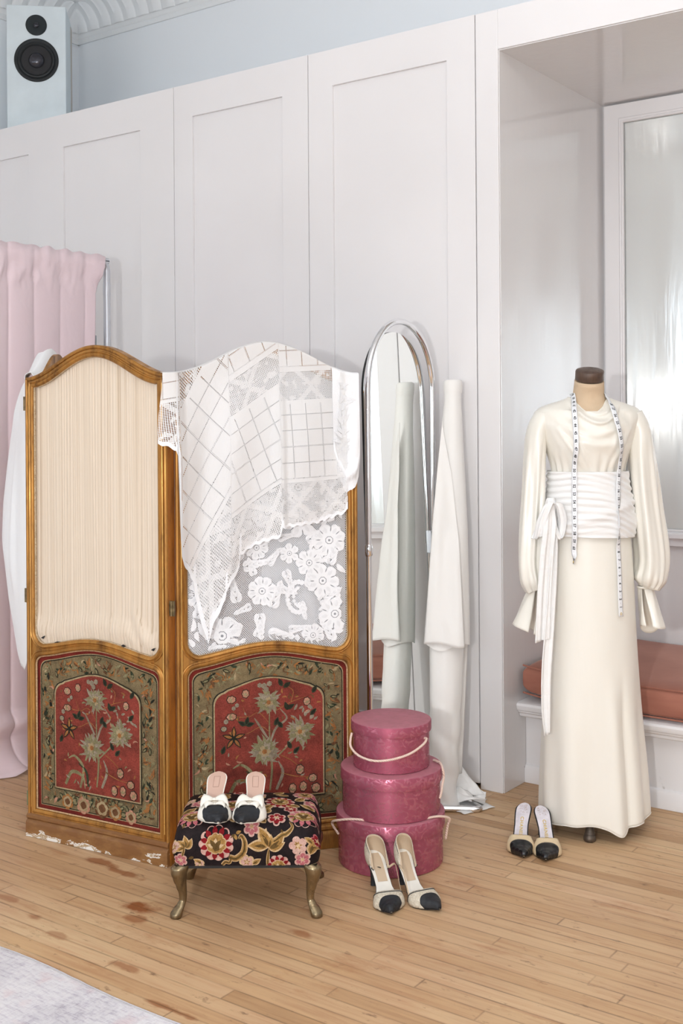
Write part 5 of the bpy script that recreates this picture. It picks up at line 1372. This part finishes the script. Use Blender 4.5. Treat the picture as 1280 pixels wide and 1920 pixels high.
mb = MB(); mb.tube([tuple(Vector(p)*1) for p in rows[0][:-1]], .0018, 6, closed=True); mb.build('rolled_hem', M['satinskirt'], dr, smooth=60)
BD = [(0, 1.15, .118, .094, .09), (.12, 1.235, .124, .106, .09), (.3, 1.31, .148, .130, .096), (.5, 1.375, .170, .122, .096), (.65, 1.415, .181, .092, .086), (.75, 1.440, .174, .070, .072), (.85, 1.457, .130, .060, .060), (.93, 1.470, .086, .058, .054), (1.0, 1.480, .066, .060, .050)]
def bod_pt(t, a, off=0.):
    z, hw, yf, yb = (minterp([(r[0], r[k]) for r in BD], t, .02) for k in (1, 2, 3, 4))
    ca, sa = math.cos(a), math.sin(a); e = lerp(1., .8, sstep(.4, .7, t)*sstep(1., .8, t))
    fr = max(0., -sa)
    x = hw*math.copysign(abs(ca)**e, ca)-.004*(1-t); y = (yb if sa > 0 else yf)*math.copysign(abs(sa)**e, sa)
    n = Vector((ca, sa))
    # cowl: the front edge sinks and rolls outward in swags
    drop = .056*fr**3*sstep(.66, 1, t); z -= drop
    y -= fr**2*(.022*sstep(.6, .85, t)-.020*sstep(.93, 1., t))
    amp = fr**1.5*sstep(1.26, 1.36, z)
    h = amp*(.0022*math.sin((z+1.6*x*abs(x)*2+.35*x-1.3)*90))
    for zc, xc, kk, am_, wd in ((1.392, .014, 9.0, .016, .0085), (1.350, .0, 5.5, .0075, .013), (1.418, .016, 13., .007, .006), (1.315, .02, 3.5, .005, .016)):
        h += am_*math.exp(-((z-zc-kk*(x-xc)**2)/wd)**2)*fr**1.2*math.exp(-((x-xc)/.085)**4)
    for x0_, sl, am_ in ((-.075, 1.05, .007), (-.045, .8, .005), (.085, -.9, .006), (.055, -.5, .004)):
        h += am_*math.exp(-((x-x0_-sl*(1.30-z)*.6)/.009)**2)*fr*sstep(1.22, 1.27, z)*sstep(1.40, 1.34, z)
    # gathers above the sash and pulls from the arm seams
    h += .0036*math.sin(a*18+2*math.sin(a*5))*sstep(1.31, 1.22, z)*(1 if fr else .5)
    h += .0025*math.sin(x*70+z*60)*fr*sstep(1.22, 1.28, z)*sstep(1.37, 1.30, z)*(.5+.5*math.sin(x*30))
    h += .005*nz(x*11, z*8, 3+math.copysign(1, sa))
    return (x+n.x*(h+off), y+n.y*(h+off), z)
rows = [[bod_pt(j/90, PI/2+2*PI*i/200) for i in range(201)] for j in range(91)]
mb = MB(); mb.grid(rows); mb.build('bodice', M['satin'], dr, smooth=180, solid=.0012)
mb = MB(); mb.tube([bod_pt(1, 2*PI*i/120) for i in range(120)], .0022, 6, closed=True); mb.build('neck_edge', M['satin'], dr, smooth=60)

def sleeve(sg, axis, prof, cuff):
    """axis: centre points; prof (t, half width x, half depth y)"""
    ax = crom(axis, 10); n = len(ax); rings = []
    for i, p in enumerate(ax):
        t = i/(n-1); hx, hy = (sinterp([(r[0], r[k]) for r in prof], t) for k in (1, 2))
        d = (ax[min(n-1, i+1)]-ax[max(0, i-1)]).normalized(); X = Vector((d.z*-1, 0, d.x)).normalized(); X = X if X.x > 0 else -X; Yv = d.cross(X).normalized()
        ring = []
        for k in range(72):
            a = 2*PI*k/72; g = sstep(.72, .99, t); mid = sstep(.1, .5, t)
            f = 1+.12*math.sin(3*a+sg+t*1.5)*mid*(1-g*.3)+.09*math.sin(7*a+2*sg-t*2)*mid+.04*math.sin(11*a-t*3)*mid+.14*math.sin(14*a+sg)*g*(1-.2*g)+.06*nz(math.cos(a)*1.6+sg*5, math.sin(a)*1.6, t*5)
            ring.append(tuple(p+X*(hx*f*math.cos(a))+Yv*(hy*f*math.sin(a))))
        rings.append(ring)
    mb = MB(); mb.loft(rings, cap0=False, cap1=False); mb.build('sleeve', M['satin'], dr, smooth=180, solid=.0012)
    # deep cuff opening out like a trumpet, slit on the inner side
    top, bl, brr, tip, dep = cuff
    rows = []
    for j in range(19):
        q = j/18; row = []
        for i in range(61):
            s = i/60; a = math.radians(lerp(-72, 262, s)) if sg < 0 else math.radians(lerp(-108, 226, s))
            ca, sa = math.cos(a), math.sin(a)
            hw = lerp(top[2], (brr[0]-bl[0])/2, q**.9); cxm = lerp(top[0], (brr[0]+bl[0])/2, q)
            zb = lerp(bl[1], brr[1], (ca+1)/2)+(tip-min(bl[1], brr[1])+.004)*math.exp(-((s-.97 if sg < 0 else s-.6)/.16)**2)*q
            yy = lerp(.020, dep, q)*sa
            row.append((cxm+hw*ca+.003*math.sin(a*4+q*3), yy+axis[-1][1]+.004*math.sin(a*3+sg)*q, lerp(top[1], zb, q)))
        rows.append(row)
    mb = MB(); mb.grid(rows); mb.build('cuff', M['satin'], dr, smooth=180, solid=.0016)
    mb = MB(); mb.tube([(top[0]+top[2]*1.12*math.cos(a), axis[-1][1]+.024*math.sin(a), top[1]+.002) for a in [2*PI*k/40 for k in range(40)]], .004, 6, closed=True); mb.build('cuff_seam', M['satin'], dr, smooth=60)
sleeve(-1, [(-.150, 0, 1.418), (-.176, -.004, 1.36), (-.186, -.006, 1.27), (-.192, -.010, 1.15), (-.200, -.016, 1.02), (-.204, -.02, .92), (-.194, -.022, .845), (-.186, -.022, .822)],
       [(0, .034, .052), (.10, .036, .056), (.25, .036, .055), (.45, .037, .056), (.65, .040, .060), (.82, .043, .062), (.93, .036, .050), (1, .024, .028)],
       ((-.188, .822, .024), (-.268, .706), (-.166, .662), .655, .052))
sleeve(1, [(.150, 0, 1.420), (.172, -.002, 1.36), (.180, -.006, 1.27), (.190, -.010, 1.15), (.203, -.016, 1.02), (.210, -.02, .92), (.198, -.022, .85), (.190, -.022, .826)],
       [(0, .034, .052), (.10, .038, .056), (.25, .044, .057), (.45, .048, .058), (.65, .052, .062), (.82, .052, .063), (.93, .040, .050), (1, .024, .028)],
       ((.188, .826, .024), (.168, .700), (.250, .690), .652, .052))

# =================================================================== SASH
sa_ = thing('waist_sash', 'wide ruched white jersey sash tied in a bow at the hip of the satin dress', 'sash', FC, YAW)
def sash_pt(a, z, off=0.):
    xl, xr, yf, yb = skv(z); ca, sa = math.cos(a), math.sin(a)
    w1 = (z-1.01)/.215
    ph = z*125+1.6*math.sin(a*1.0+.8)+.9*math.sin(a*2.3)+2.5*nz(math.cos(a)*1.2, math.sin(a)*1.2, z*4)
    h = .0125+.004*sstep(1.19, 1.225, z)+.0038*abs(math.sin(ph))**.7+.0022*math.sin(ph*2.3+a*3)+.006*math.sin(PI*min(1, max(0, w1)))
    # crossing fold sweeping up to the right side
    cr = z-(1.075+.05*ca); h += .006*math.exp(-(cr/.016)**2)*(sa < .3)
    # loose loops at the right hip
    h += .012*math.exp(-((z-1.055)/.03)**2)*max(0, ca)**6
    return ((xl+xr)/2+((xr-xl)/2+h+off)*ca, ((yb if sa > 0 else yf)+h+off)*sa, z)
rows = []
for j in range(75):
    q = j/74
    rows.append([sash_pt(2*PI*i/200, lerp(1.006-.004*math.cos(2*PI*i/200), 1.226, q)) for i in range(200)])
mb = MB(); mb.grid(rows, 0, True); mb.build('wrapped_band', M['jersey'], sa_, smooth=180, solid=.002)
def ribbon(name, ctr, w, side=(1, 0, 0), fold=.006, seed=0, taper=None, nn=18):
    C_ = crom(ctr, 8); rows = []; sv = Vector(side).normalized()
    for i, p in enumerate(C_):
        t = i/(len(C_)-1); wd = interp(w, t) if isinstance(w, list) else w
        d = (C_[min(len(C_)-1, i+1)]-C_[max(0, i-1)]).normalized(); nv = d.cross(sv).normalized(); row = []
        for k in range(nn):
            s = k/(nn-1)*2-1
            row.append(tuple(p+sv*(s*wd)+nv*(fold*math.sin(s*4.2+seed+t*1.5)+fold*.5*math.sin(s*9+seed*2-t*2))+Vector((0, 0, (.006*s if i == len(C_)-1 else 0)))))
        rows.append(row)
    mb = MB(); mb.grid(rows); return mb.build(name, M['jersey'], sa_, smooth=180, recalc=False, solid=.0018)
KX, KY = -.146, -.072
mb = MB(); rings = []
for i in range(14):
    q = i/13*2-1; r = .018*(1-.35*q*q); rings.append([(KX+r*math.cos(a)*(1+.1*math.sin(5*a)), KY-.014+r*.75*math.sin(a)*(1+.1*math.sin(6*a+q*3)), 1.115+q*.024) for a in [2*PI*k/28 for k in range(28)]])
mb.loft(rings); mb.build('knot', M['jersey'], sa_, smooth=60)
ribbon('bow_loop', [(KX, KY-.018, 1.118), (KX-.012, KY-.040, 1.122), (KX-.034, KY-.035, 1.07), (KX-.046, KY-.028, 1.015), (KX-.050, KY-.018, 1.008), (KX-.030, KY-.008, 1.05), (KX-.004, KY-.008, 1.108)], [(0, .012), (.3, .020), (.55, .020), (1, .012)], (.75, -.6, .25), .003, 1)
ribbon('bow_loop', [(KX, KY-.018, 1.118), (KX+.020, KY-.040, 1.120), (KX+.034, KY-.036, 1.07), (KX+.030, KY-.030, 1.02), (KX+.020, KY-.026, 1.004), (KX+.006, KY-.022, 1.05), (KX+.002, KY-.012, 1.108)], [(0, .012), (.3, .019), (.55, .018), (1, .012)], (.6, -.75, .2), .003, 2)
ribbon('sash_tail', [(KX-.004, KY-.024, 1.115), (KX-.010, KY-.040, 1.04), (KX-.020, KY-.040, .95), (KX-.030, KY-.040, .82), (KX-.035, KY-.042, .72), (KX-.038, KY-.044, .664)], [(0, .012), (.15, .021), (1, .026)], (1, .25, 0), .004, 3)
ribbon('sash_tail', [(KX+.006, KY-.012, 1.10), (KX+.008, KY-.026, 1.0), (KX+.000, KY-.030, .85), (KX-.012, KY-.036, .70), (KX-.024, KY-.042, .55), (KX-.026, KY-.046, .44), (KX-.024, KY-.050, .352)], [(0, .010), (.3, .018), (.6, .022), (.85, .019), (1, .012)], (1, .35, 0), .005, 5)

# =================================================================== TAPE MEASURE
tmz = thing('tape_measure', 'white tape measure with black numbers hung round the neck of the dress form', 'tape measure', FC, YAW)
M['tape'] = simple('white_vinyl_tape', (.84, .855, .88), rough=.4)
M['ink'] = simple('black_print', (.03, .03, .035), rough=.6)
def front_y(x, z):
    """foremost dress or sash surface at (x, z)"""
    best = 0
    if z < 1.235:
        xl, xr, yf, yb = skv(z); c = (xl+xr)/2; h = .026 if z > .995 else .006
        k = max(0., 1-((x-c)/((xr-xl)/2+h))**2); best = -(yf+h)*math.sqrt(k)
    if z > 1.18:
        for j in range(40):
            t = j/39; zz = sinterp([(r[0], r[1]) for r in BD], t)
            if abs(zz-z) < .012:
                hw, yf = sinterp([(r[0], r[2]) for r in BD], t), sinterp([(r[0], r[3]) for r in BD], t)
                k = max(0., 1-(x/hw)**2); best = min(best, -(yf+.012)*math.sqrt(k))
    return best
def fy(x, z, o=.006): return (x, front_y(x, z)-o, z)
left = [(-.056, -.020, 1.487), (-.060, -.052, 1.468), fy(-.068, 1.44, .018), fy(-.070, 1.40, .010), fy(-.070, 1.35, .010), fy(-.070, 1.30, .010), fy(-.071, 1.25, .008), fy(-.072, 1.18), fy(-.073, 1.10), fy(-.074, 1.02), fy(-.074, .97, .012), fy(-.073, .945, .012), fy(-.076, .918, .010)]
right = [(.056, -.018, 1.489), (.060, -.050, 1.468), fy(.062, 1.44, .018), fy(.068, 1.40, .010), fy(.077, 1.36, .010), fy(.084, 1.31, .010), fy(.085, 1.27), fy(.079, 1.22), fy(.076, 1.16), fy(.074, 1.08), fy(.073, 1.02), fy(.075, .97), fy(.077, .90), fy(.078, .82), fy(.080, .743)]
neck = [(.050, .022, 1.492), (.03, .050, 1.494), (0, .058, 1.495), (-.03, .050, 1.494), (-.050, .022, 1.492)]
path = crom(right[::-1]+neck+left, 10)
TW = .0088; nr_n = len(right)*10
rows, frames, s_acc = [], [], 0.
for i, p in enumerate(path):
    d = (path[min(len(path)-1, i+1)]-path[max(0, i-1)]).normalized()
    outv = Vector((0, -1, 0)) if p.z < 1.46 else Vector((p.x, p.y*.8, .25)).normalized()
    if 1.46 <= p.z and p.y < 0: outv = (Vector((0, -1, 0))*.5+Vector((p.x, p.y, .02)).normalized()*.6).normalized()
    if p.z < 1.46:
        slope = (front_y(p.x+.01, p.z)-front_y(p.x-.01, p.z))/.02; outv = Vector((max(-1.2, min(1.2, slope))*1., -1, 0)).normalized()
    # the right-hand strand twists edge-on over the sash, the end of the left-hand one curls
    tw = 0
    if p.x > .03 and p.z < 1.2: tw = 1.25*math.exp(-((p.z-1.06)/.05)**2)
    if p.x < -.03 and p.z < .96: tw = 1.1*sstep(.955, .93, p.z)
    sv = d.cross(outv).normalized(); sv = Matrix.Rotation(tw, 3, d) @ sv; nv = sv.cross(d).normalized()
    if nv.dot(outv) < 0: nv = -nv
    if i: s_acc += (p-path[i-1]).length
    frames.append((s_acc, p, sv, nv, d)); rows.append([tuple(p+sv*(TW*q)) for q in (-1, -.5, 0, .5, 1)])
mb = MB(); mb.grid(rows); mb.build('tape_strip', M['tape'], tmz, smooth=180, recalc=False, solid=.0007)
def on_tape(s, q, h=.0009):
    lo, hi = 0, len(frames)-1
    while hi-lo > 1:
        m_ = (lo+hi)//2
        if frames[m_][0] <= s: lo = m_
        else: hi = m_
    a, c = frames[lo], frames[hi]; t = (s-a[0])/max(1e-9, c[0]-a[0])
    return tuple(a[1].lerp(c[1], t)+a[2].lerp(c[2], t)*q+a[3].lerp(c[3], t)*h)
def glyph(txt):
    cu_ = bpy.data.curves.new('g', 'FONT'); cu_.body = txt; cu_.size = .0125; cu_.align_x = 'CENTER'; cu_.align_y = 'CENTER'; cu_.offset = .0004; cu_.resolution_u = 2
    o = bpy.data.objects.new('g', cu_); COL.objects.link(o); bpy.context.view_layer.update()
    me = bpy.data.meshes.new_from_object(o.evaluated_get(bpy.context.evaluated_depsgraph_get())); bpy.data.objects.remove(o)
    r = ([tuple(v.co) for v in me.vertices], [tuple(p.vertices) for p in me.polygons]); bpy.data.meshes.remove(me); return r
STOT = frames[-1][0]; IN = .0262
pr_ = MB()
s_r0 = .006
for k in range(1, 61):
    # numbers 1.. run up the right-hand strand from its end, 60 sits at the end of the left-hand one
    s = s_r0+IN*k if k <= 28 else STOT-.055-IN*(60-k)
    if k > 28 and s < STOT*.55: continue
    if k <= 28 and s > STOT*.46: continue
    g = glyph(str(k)); dr_ = 1 if k > 28 else -1
    pr_.add([on_tape(s+dr_*v[0], dr_*v[1]*-1 if False else -dr_*v[1]) for v in g[0]], g[1])
    for hh in (.5,):
        pr_.add([on_tape(s+IN*.5+.0009*math.cos(j*PI/4), .0009*math.sin(j*PI/4)) for j in range(8)], [tuple(range(8))])
    for j in range(8):
        ss = s+IN*j/8; pr_.add([on_tape(ss+a_, TW*b_) for a_, b_ in ((-.0002, .70), (.0002, .70), (.0002, .98), (-.0002, .98))], [(0, 1, 2, 3)])
po = pr_.build('printed_numbers', M['ink'], tmz, recalc=False); po['kind'] = 'stuff'
ey = MB(); e0 = on_tape(.012, 0, .0008)
for s0 in (.010, STOT-.008):
    c_ = [on_tape(s0+.0036*math.cos(a), .0036*math.sin(a), .0012) for a in [2*PI*k/16 for k in range(16)]]
    ey = MB(); ey.tube(c_, .001, 6, closed=True); ey.build('brass_eyelet', M['gold'], tmz, smooth=60)
mt = MB(); mt.grid([[on_tape(s, q, .0010) for q in (-TW, 0, TW)] for s in (STOT-.020, STOT-.012, STOT-.002)]); mt.build('metal_tip', simple('dull_metal_tip', (.3, .3, .3), .4, .9), tmz, recalc=False)
# =================================================================== SPEAKER ON THE CUPBOARD
a = math.radians(43.5)
sp_ = thing('loudspeaker', 'tall pale blue-grey wooden loudspeaker with two black cones standing on the cupboard top', 'loudspeaker', (-5.02, 4.135, 2.944), a)
SWd, SH, SDp = .158, .748, .42
mb = MB(); prof = [(-SWd, 0), (SWd, 0), (SWd, SDp*.8), (SWd-.03, SDp), (-SWd+.03, SDp), (-SWd, SDp*.8)]
mb.loft([[(x, y, z) for x, y in prof] for z in (0, SH)]); mb.build('cabinet', simple('pale_blue_grey_paint', (.66, .74, .775), rough=.5, var=.05, vscale=8, bump=.2, bscale=30), sp_, bevel=.004)
mb = MB(); mb.box(SWd+.0002, SWd+.002, SDp*.62, SDp*.78, .02, SH-.02); mb.build('side_shade_strip', simple('brownish_side_shade', (.50, .46, .42), .6), sp_)  # brown-grey strip: shade on the cabinet's side, put in as colour
RUB = simple('speaker_rubber', (.008, .011, .013), rough=.62); CONE = simple('speaker_cone', (.005, .005, .007), rough=.6); FL = simple('tweeter_plate', (.012, .018, .021), rough=.75)
DUST = simple('glossy_dust_cap', (.05, .05, .06), rough=.18, metal=.5)
def front_lathe(prof, x, z, mat, name, n=56):
    mb = MB()
    rings = [[(x+r*math.cos(2*PI*k/n), -h, z+r*math.sin(2*PI*k/n)) for k in range(n)] for r, h in prof]
    mb.loft(rings); return mb.build(name, mat, sp_, smooth=40)
wz, tz = .448, .640
front_lathe([(.119, -.001), (.119, .004), (.116, .007), (.108, .008), (.103, .005), (.100, .004), (.097, .009), (.090, .011), (.083, .007), (.080, .002), (.0, .002)], 0, wz, RUB, 'woofer_surround')
front_lathe([(.080, .0025), (.060, -.0), (.040, .001), (.036, .003), (.0, .003)], 0, wz, CONE, 'woofer_cone')
front_lathe([(.043, .003), (.040, .012), (.030, .020), (.016, .025), (.004, .0265), (.0, .0266)], 0, wz-.001, DUST, 'dust_cap')
front_lathe([(.057, -.001), (.057, .003), (.055, .004), (.024, .003), (.020, .001), (0, .001)], 0, tz, FL, 'tweeter_plate')
front_lathe([(.015, .001), (.014, .006), (.009, .010), (.003, .0115), (0, .0116)], 0, tz, DUST, 'tweeter_dome')
mb = MB(); mb.tube([(-.118, -.012, .0), (-.118, -.012, .07)], .004, 8); mb.build('screw_post', M['chrome'], sp_, smooth=60)

# =================================================================== RAIL AND PINK CURTAIN
RX = -3.863
ra = thing('garment_rail', 'silver metal rail with an upright tube behind the gilt screen', 'clothes rail', (RX, 3.2, 0))
mb = MB(); mb.tube(crom([(0, -1.1, 2.128), (0, -.5, 2.128), (0, .30, 2.128), (0, .345, 2.122), (0, .366, 2.095), (0, .368, 2.03)], 8)+[Vector((0, .370, 1.5)), Vector((0, .372, .02))], .0155, 18); mb.build('tube', M['alu'], ra, smooth=60)
mb = MB(); mb.lathe([(.0165, 0), (.0168, .002), (.0168, .05), (.0165, .052)], 20, 0, (0, .368, 1.975), False, False); mb.build('joint_sleeve', M['alu'], ra, smooth=60)
mb = MB(); mb.tube([(-.28, .372, .016), (.28, .372, .016)], .016, 14); mb.build('foot_bar', M['alu'], ra, smooth=60)
mb = MB(); mb.tube([(0, -1.1, 2.128), (0, -1.1, .02)], .0155, 14); mb.build('far_post', M['alu'], ra, smooth=60)
m, nt, bs = nodes('pink_taffeta'); pset(bs, rough=.45, sheen=.5, srough=.4)
tc = N(nt, 'ShaderNodeTexCoord'); n = N(nt, 'ShaderNodeTexNoise', i_Scale=7., i_Detail=3., i_Distortion=1.); LK(nt, tc.outputs['Object'], n.inputs['Vector'])
pset(bs, col=(.92, .76, .80)); bp = N(nt, 'ShaderNodeBump', i_Strength=.18, i_Distance=.02); LK(nt, n.outputs[0], bp.inputs['Height']); LK(nt, bp.outputs[0], bs.inputs['Normal'])
tl = N(nt, 'ShaderNodeBsdfTranslucent'); tl.inputs[0].default_value = (.92, .76, .80, 1); mx = N(nt, 'ShaderNodeMixShader'); mx.inputs[0].default_value = .18
LK(nt, bs.outputs[0], mx.inputs[1]); LK(nt, tl.outputs[0], mx.inputs[2]); LK(nt, mx.outputs[0], [x for x in nt.nodes if x.type == 'OUTPUT_MATERIAL'][0].inputs[0])
M['pink'] = m
pc = thing('pink_curtain', 'pale pink taffeta curtain gathered over the silver rail and trailing on the floor', 'curtain', (RX, 3.2, 0))
fold_y = [-.80, -.62, -.47, -.33, -.19, -.06, .08, .215, .36]
def pleat(y, z):
    """forward bulge of the cloth between the hanging pleats"""
    ys = [f+.030*(2.1-z)*(f-.2)*.55 for f in fold_y]
    for a_, b_ in zip(ys, ys[1:]):
        if a_ <= y <= b_:
            t = (y-a_)/(b_-a_); return max(0., math.sin(PI*t))**.4*(.75+.5*nz(a_*9, 2))
    return 0
rows = []
for j in range(121):
    q = j/120; row = []
    for i in range(221):
        s = i/220; ye = interp([(0, .155), (.12, .19), (.45, .245), (.78, .262), (.92, .268), (.965, .315), (1, .362)], 1-q)
        y = lerp(-.75, ye, s); z = lerp(2.146, .03, q)
        top = sstep(.96, 1., 1-q)
        bulge = pleat(y, z)*.030*(.55+.45*q)+.012*nz(y*5, z*1.2)+.018*nz(y*2.2, z*.8, 7)*q
        x = .020+bulge
        if q < .02: x = lerp(-.012, .022, q/.02)+bulge*.7; z = 2.146+.004*math.sin(y*70)+.006*nz(y*30)
        elif q < .09: x += (.016*nz(y*16, q*30, 3)+.008*nz(y*40, q*50))*math.sin(PI*(q-.02)/.07)
        if q > .955:                       # the hem breaks and trails on the boards
            k = (q-.955)/.045; x += .10*k*k+.02*math.sin(y*22)*k; z = max(.006, .125*max(0., 1-k)**1.5+.010+.012*math.sin(y*28+1)*k)
        if .90 < q <= .955: x += .03*math.sin(PI*(q-.90)/.055)**2
        row.append((x, y, z))
    rows.append(row)
mb = MB(); mb.grid(rows); mb.build('front_drop', M['pink'], pc, smooth=180, recalc=False, solid=.0015)
rows = []
for j in range(40):
    q = j/39
    rows.append([(-.012-.02*q-.012*pleat(y, 1.5), y, lerp(2.146, .9, q)) for y in [lerp(-.75, .295, i/80) for i in range(81)]])
mb = MB(); mb.grid(rows); mb.build('back_drop', M['pink'], pc, smooth=180, recalc=False, solid=.0015)
gb = thing('grey_board', 'narrow blue-grey board standing behind the pink curtain beside the silver upright', 'board', (-3.95, 3.50, 0))
mb = MB(); mb.box(-.012, .012, -.22, .075, .001, 1.80); mb.build('board', simple('blue_grey_board', (.36, .40, .43), .6), gb, bevel=.003)

# =================================================================== CLOTH OVER THE FOLDED-BACK LEAF
O3 = Vector((-3.176, 2.590, 0))
D3 = Vector((-.60, .80, 0)).normalized(); N3 = Vector((-D3.y, D3.x, 0))          # along the leaf / outward on its hidden face
if N3.x > 0: N3 = -N3
ws = thing('white_sheet', 'white cotton sheet slung over the left edge of the gilt screen', 'sheet', O3)
rows = []
for j in range(91):
    q = j/90; row = []
    for i in range(51):
        s = i/50; u = lerp(-.012, lerp(.44, .18, sstep(.08, .30, q)), s); ztop = ZC+ZA*bump(u/PW)+.006
        zb = interp([(0, .60), (.25, .545), (.45, .555), (.8, .64), (1, .70)], s)+.004*math.sin(s*140)
        if q < .1:
            k = q/.1; a_ = k*PI
            off = -.024*math.cos(a_)*1.0; z = ztop+.014*math.sin(a_)-(.09*(1-k*2) if k < .5 else 0)
        else:
            k = (q-.1)/.9; z = lerp(ztop, zb, k); dep = ztop-z
            flare = interp([(0, .025), (.05, .06), (.12, .08), (.25, .095), (.4, .117), (.55, .137), (.68, .147), (.85, .13), (1., .10)], k)
            off = .010+.014*(1-k)+flare*s**.75+.010*math.sin(s*8+k*3)*k*s+.013*math.exp(-((s-.35-.2*(1-k))/.09)**2)*sstep(.15, .5, k)*sstep(.85, .6, k)
        p = D3*(u-.02*0)+N3*off; row.append((p.x, p.y, z))
    rows.append(row)
mb = MB(); mb.grid(rows); mb.build('sheet_cloth', mat_satin('white_cotton_sheet', (.84, .85, .86), rough=.7, wr=.2, scale=8.), ws, smooth=180, recalc=False, solid=.0015)

# =================================================================== RUG
m, nt, bs = nodes('faded_lilac_rug'); pset(bs, rough=.95, spec=.1, sheen=.2)
tc = N(nt, 'ShaderNodeTexCoord')
n1 = N(nt, 'ShaderNodeTexNoise', i_Scale=5., i_Detail=7., i_Roughness=.7); LK(nt, tc.outputs['Object'], n1.inputs['Vector'])
mp = N(nt, 'ShaderNodeMapping'); mp.inputs['Scale'].default_value = (24, 110, 1); LK(nt, tc.outputs['Object'], mp.inputs[0])
n2 = N(nt, 'ShaderNodeTexNoise', i_Scale=1., i_Detail=5., i_Roughness=.7); LK(nt, mp.outputs[0], n2.inputs['Vector'])
mp2 = N(nt, 'ShaderNodeMapping'); mp2.inputs['Scale'].default_value = (110, 24, 1); LK(nt, tc.outputs['Object'], mp2.inputs[0])
n3 = N(nt, 'ShaderNodeTexNoise', i_Scale=1., i_Detail=5., i_Roughness=.7); LK(nt, mp2.outputs[0], n3.inputs['Vector'])
c = ramp(nt, n1.outputs[0], [(.3, (.52, .50, .54)), (.5, (.68, .66, .69)), (.7, (.76, .74, .76))])
c = mixc(nt, .75, c, ramp(nt, n2.outputs[0], [(.36, (.28, .27, .30)), (.52, (.56, .56, .56))]), 'OVERLAY'); c = mixc(nt, .5, c, ramp(nt, n3.outputs[0], [(.36, (.3, .29, .32)), (.52, (.56, .56, .56))]), 'OVERLAY')
n4 = N(nt, 'ShaderNodeTexNoise', i_Scale=9., i_Detail=3.); LK(nt, tc.outputs['Object'], n4.inputs['Vector'])
c = mixc(nt, math_(nt, 'MULTIPLY', ramp(nt, n4.outputs[0], [(.58, (0, 0, 0)), (.7, (1, 1, 1))]), .35), c, (.62, .38, .40))
LK(nt, c, bs.inputs['Base Color'])
bp = N(nt, 'ShaderNodeBump', i_Strength=.4, i_Distance=.003); LK(nt, n2.outputs[0], bp.inputs['Height']); LK(nt, bp.outputs[0], bs.inputs['Normal'])
rg = thing('rug', 'faded pale lilac rug with a distressed pattern in the near corner of the floor', 'rug', (-2.6, 1.1, 0))
mb = MB(); rows = []
xs_ = [lerp(-1.9, 1.9, i/120) for i in range(121)]
edge = lambda x: .838+.010*math.sin(x*3.1+1)+.006*math.sin(x*9)+.002*nz(x*30)
mb.grid([[(x, -1.2, .0065) for x in xs_], [(x, edge(x)-.012, .0065) for x in xs_], [(x, edge(x)-.003, .0055) for x in xs_], [(x, edge(x), .001) for x in xs_]])
mb.build('pile', m, rg, smooth=60)
mb = MB(); mb.tube([(x, edge(x)-.001, .0035) for x in xs_], .003, 6); mb.build('bound_edge', simple('rug_binding', (.50, .48, .50), .9), rg, smooth=60)
